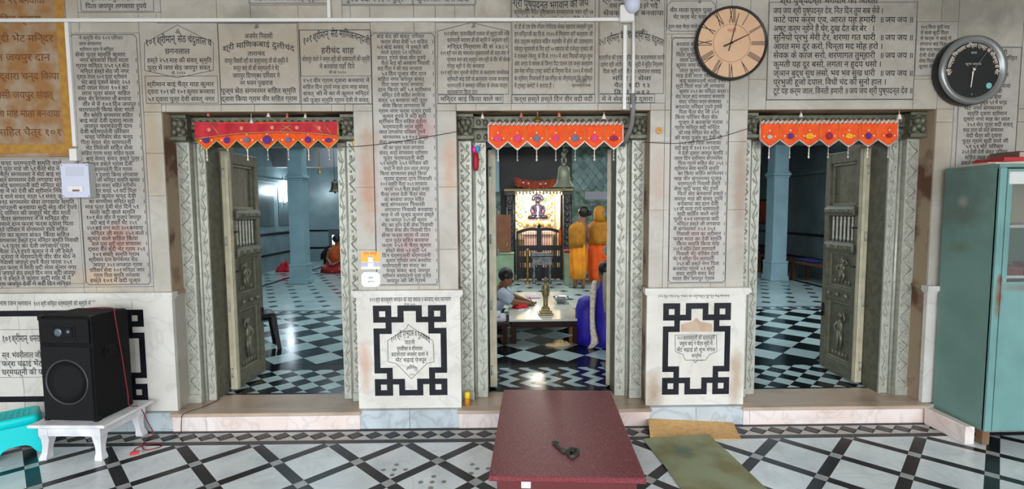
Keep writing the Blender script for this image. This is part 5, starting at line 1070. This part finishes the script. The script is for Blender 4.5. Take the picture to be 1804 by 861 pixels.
t = thing('green_pedestal', 'narrow sage green pedestal with red cloth right of the gate', 'pedestal', (1.235, 6.1, ZF)); obj('body', MB().box(-.075, .075, -.12, .12, .0, .64, .008), SAGE, t, True); tag(obj('top_cloth', MB().box(-.085, .09, -.13, .13, .64, .69, .015), M('crimson_cloth', (150, 20, 50), .7), t, True), 'crimson cloth')
tag(obj('orange_cloth', MB().loft([[(1.15+.035*k*math.cos(a), 6.795+.02*math.sin(a), z) for a in [q*PI/5 for q in range(10)]] for z, k in ((.86, .9), (1.0, 1.1), (1.2, .7), (1.24, .2))]), M('saffron_cloth', (206, 84, 26), .7)), 'small orange cloth hanging on the right side of the shrine gate', 'cloth')

# low marble-topped table with its things
t = thing('marble_table', 'low dark wooden table with a white marble top inside the middle door', 'table', (.5, 2.65, ZF)); TX0, TX1, TY0, TY1 = -.465, .33, -.9, .93
WOODD = M('dark_wood', (46, 22, 17), .6, col2=(34, 15, 12), ns=6, spec=.2); obj('marble_top', MB().box(TX0, TX1, TY0, TY1, .255, .28, .004), M('table_marble', (214, 214, 200), .12, col2=(200, 200, 188), ns=3), t, True); obj('apron', MB().box(TX0+.03, TX1-.03, TY0+.03, TY0+.05, .18, .255).box(TX0+.03, TX0+.05, TY0+.05, TY1-.05, .18, .255).box(TX1-.05, TX1-.03, TY0+.05, TY1-.05, .18, .255).box(TX0+.03, TX1-.03, TY1-.05, TY1-.03, .18, .255), WOODD, t, True)
for x in (TX0+.05, TX1-.05):
    for y in (TY0+.05, 0, TY1-.05): obj('leg', MB().box(x-.03, x+.03, y-.03, y+.03, 0, .2, .004), WOODD, t, True)
TZ = ZF+.28
t = thing('brass_idol', 'slender standing brass figure on a stepped base on the marble table', 'idol', (.462, 2.02, TZ+.0005)); ID = M('aged_brass', (156, 140, 92), .4, .4, col2=(124, 112, 72), ns=12)
obj('stepped_base', MB().box(-.088, .088, -.07, .07, 0, .022, .003).box(-.07, .07, -.056, .056, .022, .05, .003).box(-.05, .05, -.042, .042, .05, .075, .003).lathe([(.04, .075), (.044, .085), (.026, .1)], (0, 0, 0), 14), ID, t, True)
m_ = MB()
for s in (-1, 1): m_.tube([(s*.014, 0, .1), (s*.015, 0, .17), (s*.018, 0, .235)], [.012, .014, .018], 8); m_.tube([(s*.032, 0, .335), (s*.038, .0, .28), (s*.03, -.01, .215)], [.013, .011, .008], 8)
m_.loft([[(rx*math.cos(a), ry*math.sin(a), z) for a in [q*PI/8 for q in range(16)]] for z, rx, ry in ((.22, .03, .02), (.25, .026, .018), (.3, .036, .022), (.34, .036, .02), (.355, .014, .013), (.37, .016, .016), (.39, .024, .024), (.41, .02, .022), (.425, .01, .012), (.435, .004, .004))]); obj('figure', m_, ID, t, True)
t = thing('steel_bowl', 'shiny steel bowl on the marble table right of the brass figure', 'bowl', (.722, 2.72, TZ+.0005)); obj('bowl', MB().lathe([(.05, 0), (.06, .006), (.095, .05), (.108, .075), (.112, .078), (.106, .078), (.09, .05), (.055, .012), (.001, .01)], (0, 0, 0), 28), M('bright_steel', (190, 192, 194), .18, .9), t, True); m_ = MB()
for q in range(9): m_.ball((.05*math.cos(q*.75), .05*math.sin(q*.75), .05+.008*(q % 2)), (.03, .03, .02), 8, 5)
obj('contents', m_, M('grain_grey', (120, 118, 112), .6), t, True)
def yz(px, py, z): p = onz(px, py, z); return p.x, p.y
x, y = yz(939, 523, TZ); t = thing('notebook', 'open pink lined notebook on the marble table', 'notebook', (x, y, TZ+.0005), .05); obj('cover', MB().box(-.09, .09, -.12, .12, 0, .006), M('notebook_pink', (196, 120, 150), .6), t, True); obj('page', MB().box(-.086, -.001, -.115, .115, .006, .012).box(.001, .086, -.115, .115, .006, .012), M('notebook_page', (196, 190, 206), .6), t, True)
m_ = MB()
for q in range(5): m_.box(-.08, .08, -.09+.04*q, -.083+.04*q, .0122, .0128)
obj('ruled_stripe', m_, M('notebook_stripe', (206, 90, 120), .6), t, True)
x, y = yz(915, 541, TZ); m_ = crumple(x, y, TZ+.0008, .105, .1, .085, 3); tag(obj('red_cloth', m_, M('bright_red_cloth', (206, 16, 44), .7)), 'crumpled bright red cloth on the left edge of the marble table', 'cloth')
x, y = yz(917, 546, TZ); tag(obj('crumpled_paper', crumple(x+.01, y-.055, TZ+.0008, .045, .03, .03, 5, 18, 6), M('tissue_white', (222, 220, 222), .7)), 'white crumpled paper beside the red cloth on the marble table', 'paper')
x, y = yz(941, 533, TZ); tag(obj('ink_pad', MB().lathe([(.03, 0), (.034, .004), (.034, .012), (.026, .016), (.001, .016)], (x, y, TZ+.0005), 16), STEELM), 'small round metal box on the marble table before the notebook', 'box')
x, y = yz(985, 608, ZF); m_ = crumple(x+.01, y, ZF+.0008, .105, .06, .085, 8); m_.loft(crumple(x-.1, y-.02, ZF+.0008, .05, .03, .03, 9, 16, 5).v and [[(x-.1+.055*k*math.cos(a), y-.015+.032*k*math.sin(a), ZF+.0008+z) for a in [q*PI/7 for q in range(14)]] for z, k in ((0, 1), (.012, 1.02), (.024, .7), (.027, .2))]); tag(obj('yellow_cloth', m_, M('pale_yellow_cloth', (222, 192, 140), .8, bump=.4, bs=30)), 'crumpled pale yellow cloth on the black and white floor under the table edge', 'cloth')
t = thing('side_bench', 'low dark bench with folded white cloth at the left in the middle door', 'bench', (-.23, 2.0, ZF)); obj('top', B(-.3, .26, -.25, .25, .2, .235, .005), WOODD, t, True)
for sx in (-.27, .22):
    for sy in (-.2, .2): obj('leg', B(sx-.025, sx+.025, sy-.025, sy+.025, 0, .2), WOODD, t, True)
tag(obj('folded_white_cloth', MB().box(-.36, -.0, 1.82, 2.12, .3755, .42, .018).box(-.32, -.06, 1.85, 2.1, .4205, .455, .015), M('white_linen', (196, 196, 204), .8)), 'white folded cloth on the low dark bench', 'cloth')

# ------------------------------------------------------------------ people
SKIN = M('brown_skin', (134, 88, 62), .55); HAIR = M('black_hair', (14, 12, 12), .5)
DG = bpy.context.evaluated_depsgraph_get
def V3(*a): return Vector(a)
def person(label, J, face, loc, group=None, hands=True):
    """one continuous body: a jointed skeleton with a radius per joint, grown into a skin"""
    vs, es, rs = [], [], []
    def v(p, r, par=None):
        vs.append(Vector(p)-Vector(loc)); rs.append(r)
        if par is not None: es.append((par, len(vs)-1))
        return len(vs)-1
    f = Vector(face).normalized(); side = f.cross(Vector((0, 0, 1))).normalized(); up = side.cross(f)
    pel = v(J['pelvis'], .125); sp_ = v(Vector(J['pelvis']).lerp(Vector(J['chest']), .5), .115, pel); ch = v(J['chest'], .13, sp_); nk = v(J['neck'], .05, ch)
    H = Vector(J['head']); hd = v(H-up*.03, .075, nk); cr = v(H+up*.06, .08, hd); v(H+f*.055-up*.075, .034, hd); v(H+f*.098-up*.012, .013, hd)
    for s in (-1, 1): v(H+side*s*.085-up*.01, .014, hd)
    for k in 'LR':
        if 'sh'+k in J:
            a = v(J['sh'+k], .06, ch); b = v(J['el'+k], .043, a); c = v(J['wr'+k], .028, b)
            if hands:
                d = (Vector(J['wr'+k])-Vector(J['el'+k])).normalized(); q = d.cross(Vector((0, 0, 1))).normalized() if abs(d.z) < .9 else Vector((1, 0, 0)); n_ = q.cross(d); w0 = Vector(J['wr'+k])
                pm = v(w0+d*.055, .03, c)
                for i, (o_, l_) in enumerate(((-.030, .072), (-.010, .085), (.010, .08), (.028, .062))):
                    b1 = v(w0+d*.085+q*o_, .0095, pm); b2 = v(w0+d*(.085+l_*.5)+q*o_*1.15-n_*.008, .0085, b1); v(w0+d*(.085+l_*.9)+q*o_*1.15-n_*.03, .007, b2)
                t1 = v(w0+d*.05-q*.045-n_*.01, .011, pm); v(w0+d*.085-q*.06-n_*.022, .009, t1)
        if 'hip'+k in J:
            a = v(J['hip'+k], .085, pel); b = v(J['kn'+k], .06, a); c = v(J['an'+k], .036, b); t_ = Vector(J['to'+k]); e = v(Vector(J['an'+k]).lerp(t_, .5)-V3(0, 0, .02), .034, c); v(t_, .022, e)
    me = bpy.data.meshes.new('person'); me.from_pydata([tuple(p) for p in vs], es, []); o = bpy.data.objects.new('person', me); COL.objects.link(o)
    sk = o.modifiers.new('skin', 'SKIN'); sk.use_smooth_shade = True; sk.branch_smoothing = .3
    for i, r in enumerate(rs): d = me.skin_vertices[0].data[i]; d.radius = (r*1.12, r*1.12); d.use_root = (i == 0)
    o.modifiers.new('sub', 'SUBSURF').levels = 1
    m2 = bpy.data.meshes.new_from_object(o.evaluated_get(DG())); o.modifiers.clear(); o.data = m2; bpy.data.meshes.remove(me); m2.materials.clear(); m2.materials.append(SKIN); o.location = loc
    for p_ in m2.polygons: p_.use_smooth = True
    tag(o, label, 'person', group); E_ = MB()
    for s in (-1, 1): E_.ball(H+f*.082+side*s*.032+up*.015, .011, 8, 6)
    obj('eyes', E_, INK, o); obj('mouth', MB().ball(H+f*.087-up*.052, (.02, .02, .006), 8, 5), M('lips', (110, 56, 46), .5), o)
    return o, H, f, side, up
def hair(o, H, f, up, k=1.0, bun=None):
    m_ = MB(); c = H+up*.042-f*.036
    m_.ball(c, (.096*k, .096*k, .094*k), 16, 10)
    if bun is not None: m_.ball(bun, (.055, .055, .05), 12, 8)
    nv = []
    for p in m_.v:
        d = (Vector(p)-c); a = math.atan2(d.y, d.x); w = 1+.035*math.sin(7*a+9*d.z*10)+.03*math.sin(11*a-d.z*60)
        nv.append(tuple(c+d*w))
    m_.v = nv; return obj('hair', m_, HAIR, o)
def drape(rings, folds=0.0, nf=9, n=28, seed=0.0, cap=True):
    R_ = []
    for i, (cx, cy, z, rx, ry) in enumerate(rings):
        R_.append([(cx+rx*math.cos(a)*(1+folds*math.sin(nf*a+seed+.5*i)), cy+ry*math.sin(a)*(1+folds*math.sin(nf*a+seed+.5*i)), z) for a in [2*PI*q/n for q in range(n)]])
    return MB().loft(R_, cap)
SAFF = M('orange_robe', (236, 96, 10), .75, col2=(214, 74, 6), ns=6); SAFF2 = M('yellow_orange_dhoti', (238, 150, 22), .75, col2=(220, 124, 14), ns=6); MUST = M('mustard_cloth', (184, 122, 16), .75, col2=(160, 100, 12), ns=6); SAREE = M('blue_saree', (46, 26, 176), .6, col2=(34, 18, 140), ns=6); SHIRT = M('white_shirt', (186, 196, 210), .8, col2=(168, 180, 196), ns=7)
# two worshippers standing before the shrine
X0, Y0 = 1.37, 5.62
o, H, f, s_, u_ = person('person standing with back turned in mustard top and yellow orange dhoti', dict(pelvis=(X0, Y0, .93), chest=(X0+.02, Y0, 1.2), neck=(X0+.06, Y0, 1.39), head=(X0+.1, Y0+.02, 1.53), shL=(X0-.11, Y0, 1.28), elL=(X0-.11, Y0+.1, 1.05), wrL=(X0-.02, Y0+.26, 1.1), shR=(X0+.15, Y0, 1.28), elR=(X0+.19, Y0+.08, 1.05), wrR=(X0+.12, Y0+.27, 1.1), hipL=(X0-.07, Y0, .88), knL=(X0-.06, Y0+.02, .52), anL=(X0-.06, Y0, .21), toL=(X0-.06, Y0+.16, .165), hipR=(X0+.08, Y0, .88), knR=(X0+.08, Y0, .52), anR=(X0+.08, Y0-.06, .21), toR=(X0+.1, Y0+.1, .165)), (.25, 1, -.15), (X0, Y0, ZF), 'standing worshippers at the shrine')
hair(o, H, f, u_, 1.06, H+s_*.085+u_*.02); obj('dhoti', drape([(X0-.01, Y0, .33, .14, .12), (X0, Y0, .5, .155, .14), (X0, Y0, .62, .162, .145), (X0, Y0, .75, .16, .14), (X0, Y0, .86, .156, .135), (X0, Y0, .97, .15, .125), (X0, Y0, 1.0, .13, .11)], .075, 8, 44), SAFF2, o); obj('upper_cloth', drape([(X0-.02, Y0, .92, .165, .14), (X0-.02, Y0, 1.05, .16, .135), (X0-.02, Y0, 1.15, .165, .13), (X0-.02, Y0, 1.25, .168, .125), (X0-.02, Y0, 1.31, .155, .11), (X0-.01, Y0, 1.355, .115, .09), (X0+.02, Y0, 1.385, .07, .065)], .035, 7, 36), MUST, o)
X0, Y0 = 1.82, 5.92
o, H, f, s_, u_ = person('person standing with back turned in mustard shawl, headcloth and orange robe', dict(pelvis=(X0, Y0, .93), chest=(X0, Y0, 1.22), neck=(X0, Y0, 1.42), head=(X0+.01, Y0, 1.555), shL=(X0-.16, Y0, 1.32), elL=(X0-.19, Y0+.1, 1.08), wrL=(X0-.1, Y0+.28, 1.12), shR=(X0+.16, Y0, 1.32), elR=(X0+.2, Y0+.1, 1.08), wrR=(X0+.1, Y0+.28, 1.12), hipL=(X0-.08, Y0, .88), knL=(X0-.08, Y0, .52), anL=(X0-.08, Y0, .21), toL=(X0-.08, Y0+.16, .165), hipR=(X0+.08, Y0, .88), knR=(X0+.08, Y0, .52), anR=(X0+.08, Y0, .21), toR=(X0+.1, Y0+.16, .165)), (-.3, 1, -.1), (X0, Y0, ZF), 'standing worshippers at the shrine')
obj('robe', drape([(X0-.03, Y0, .22, .17, .15), (X0-.02, Y0, .36, .185, .155), (X0-.02, Y0, .5, .2, .16), (X0-.01, Y0, .65, .208, .165), (X0, Y0, .8, .215, .17), (X0, Y0, 1.0, .2, .15), (X0, Y0, 1.03, .17, .13)], .07, 8, 44), SAFF, o); obj('shawl', drape([(X0, Y0, .96, .235, .18), (X0, Y0, 1.03, .24, .18), (X0, Y0, 1.1, .245, .18), (X0, Y0, 1.18, .242, .175), (X0, Y0, 1.25, .235, .165), (X0, Y0, 1.34, .2, .135), (X0, Y0, 1.4, .12, .1)], .04, 6, 40), MUST, o); obj('headcloth', drape([(X0, Y0-.01, 1.38, .12, .11), (X0, Y0-.015, 1.46, .112, .115), (X0, Y0-.015, 1.58, .118, .122), (X0, Y0-.01, 1.66, .09, .1), (X0, Y0, 1.695, .03, .03)], .03, 5), MUST, o)
# man writing at the marble table
Y0 = 2.55
o, H, f, s_, u_ = person('person in a white shirt seated on the floor writing at the marble table', dict(pelvis=(-.24, Y0+.02, .27), chest=(-.11, Y0, .53), neck=(-.045, Y0, .655), head=(.012, Y0, .76), shL=(-.08, Y0+.17, .6), elL=(.1, Y0+.22, .5), wrL=(.27, Y0+.14, .455), shR=(-.06, Y0-.16, .6), elR=(.10, Y0-.16, .49), wrR=(.25, Y0-.05, .455), hipL=(-.24, Y0+.14, .25), knL=(-.04, Y0+.36, .25), anL=(-.12, Y0+.06, .19), toL=(-.06, Y0-.06, .18), hipR=(-.26, Y0-.12, .25), knR=(-.07, Y0-.33, .25), anR=(-.22, Y0-.12, .19), toR=(-.15, Y0-.03, .175)), (1, .05, -.55), (-.2, Y0, ZF))
hair(o, H, f, u_, 1.0)
m_ = drape([(-.23, Y0, .22, .15, .18), (-.2, Y0, .36, .15, .185), (-.14, Y0, .5, .15, .19), (-.09, Y0, .6, .125, .18), (-.055, Y0, .655, .075, .08)], .02, 6)
for k in (-1, 1): m_.tube([(-.07, Y0+k*.13, .605), (.0, Y0+k*.175, .565), (.07, Y0+k*(.17 if k < 0 else .2), .515)], [.085, .075, .066], 12)
obj('shirt', m_, SHIRT, o); m_ = MB()
for k in (-1, 1): m_.tube([(-.24, Y0+k*.12, .26), (-.05, Y0+k*.34, .26), (-.16, Y0+k*.1, .2)], [.1, .078, .055], 12)
obj('trousers', m_, M('dark_trousers', (46, 44, 56), .8), o)
x, y = .345, Y0-.0; tag(obj('pen', MB().tube([(x, y-.01, TZ+.025), (x-.05, y-.03, TZ+.12)], .005, 6), M('pen_blue', (30, 40, 90), .4)), 'thin dark pen held in the writing hand at the table', 'pen')
# woman in the blue saree
X0, Y0 = 1.15, 1.76
o, H, f, s_, u_ = person('person in deep blue saree with cream border seated beside the marble table', dict(pelvis=(X0, Y0, .28), chest=(X0+.0, Y0, .62), neck=(X0-.02, Y0, .8), head=(X0-.035, Y0+.02, .925), shL=(X0-.15, Y0, .7), elL=(X0-.16, Y0+.1, .5), wrL=(X0-.2, Y0+.28, .47), shR=(X0+.16, Y0, .7), elR=(X0+.2, Y0+.08, .48), wrR=(X0+.05, Y0+.28, .42), hipL=(X0-.1, Y0, .27), knL=(X0-.24, Y0+.2, .52), anL=(X0-.22, Y0+.08, .2), toL=(X0-.26, Y0+.2, .165), hipR=(X0+.1, Y0, .26), knR=(X0+.2, Y0+.3, .3), anR=(X0+.05, Y0+.3, .2), toR=(X0-.05, Y0+.34, .175)), (-.4, 1, -.2), (X0, Y0, ZF))
hair(o, H, f, u_, 1.06, H-f*.11-u_*.05)
m_ = drape([(X0-.0, Y0, .142, .25, .2), (X0, Y0, .25, .225, .2), (X0, Y0, .42, .19, .17), (X0, Y0, .6, .185, .16), (X0, Y0, .72, .175, .135), (X0, Y0, .79, .11, .1), (X0-.02, Y0-.0, .84, .09, .09)], .045, 9, 48)
m_.loft([[(X0-.245+rx*math.cos(a), Y0+.06+ry*math.sin(a)*(1+.05*math.sin(5*a)), z) for a in [q*PI/10 for q in range(20)]] for z, rx, ry in ((.142, .12, .16), (.25, .115, .17), (.4, .125, .19), (.52, .12, .19), (.62, .09, .14), (.66, .04, .06))]); obj('saree', m_, SAREE, o)
pts = [at(px, py, Y0-.165-dy) for px, py, dy in ((1049, 494, -.03), (1046, 505, 0), (1045, 525, .01), (1044, 545, .015), (1044, 565, .02), (1045, 582, .03), (1048, 596, .04), (1048, 605, .05), (1040, 614, .06))]; wds = (.026, .034, .034, .03, .03, .034, .042, .046, .034)
R_ = [[(p.x-w, p.y+.006, p.z), (p.x-w*.4, p.y-.004, p.z), (p.x+w*.4, p.y-.002, p.z), (p.x+w, p.y+.008, p.z), (p.x+w*.4, p.y+.012, p.z), (p.x-w*.4, p.y+.01, p.z)] for p, w in zip(pts, wds)]; tag(obj('saree_border', MB().loft(R_, True, True), M('cream_brocade', (236, 222, 204), .6, col2=(196, 182, 166), ns=40), o), 'cream patterned border')
pts = [at(px, py, Y0-.15) for px, py in ((1068, 480), (1066, 500), (1067, 525), (1069, 550))]; tag(obj('saree_border', MB().loft([[(p.x-.03, p.y, p.z), (p.x+.02, p.y-.02, p.z), (p.x+.08, p.y+.02, p.z), (p.x+.02, p.y+.04, p.z)] for p in pts], True, True), M('cream_blouse', (168, 156, 136), .6), o), 'cream patterned border')
# seated visitor far left
X0, Y0 = -4.12, 8.5
o, H, f, s_, u_ = person('person in an orange and red wrap seated at the edge of the left door view', dict(pelvis=(X0, Y0, .26), chest=(X0+.02, Y0, .6), neck=(X0+.04, Y0, .78), head=(X0+.05, Y0, .9), shL=(X0-.15, Y0, .68), elL=(X0-.2, Y0-.05, .46), wrL=(X0-.1, Y0-.2, .4), shR=(X0+.18, Y0, .68), elR=(X0+.22, Y0-.05, .46), wrR=(X0+.1, Y0-.2, .4), hipL=(X0-.1, Y0, .25), knL=(X0-.3, Y0-.2, .27), anL=(X0, Y0-.24, .2), toL=(X0+.1, Y0-.26, .18), hipR=(X0+.1, Y0, .25), knR=(X0+.3, Y0-.2, .27), anR=(X0+.05, Y0-.3, .2), toR=(X0-.05, Y0-.32, .18)), (.7, .6, -.1), (X0, Y0, ZF))
hair(o, H, f, u_, 1.08); obj('upper_wrap', drape([(X0, Y0, .38, .21, .18), (X0+.01, Y0, .55, .2, .17), (X0+.02, Y0, .7, .17, .13), (X0+.04, Y0, .79, .08, .08)], .03, 6), M('orange_wrap', (190, 84, 26), .8, col2=(150, 40, 30), ns=5), o); obj('lower_wrap', drape([(X0, Y0-.08, .142, .36, .28), (X0, Y0-.06, .24, .34, .27), (X0, Y0, .36, .24, .2), (X0, Y0, .42, .2, .17)], .04, 9), M('red_wrap', (150, 24, 30), .8), o)
bpy.data.objects.remove(_to); bpy.data.curves.remove(_tc)
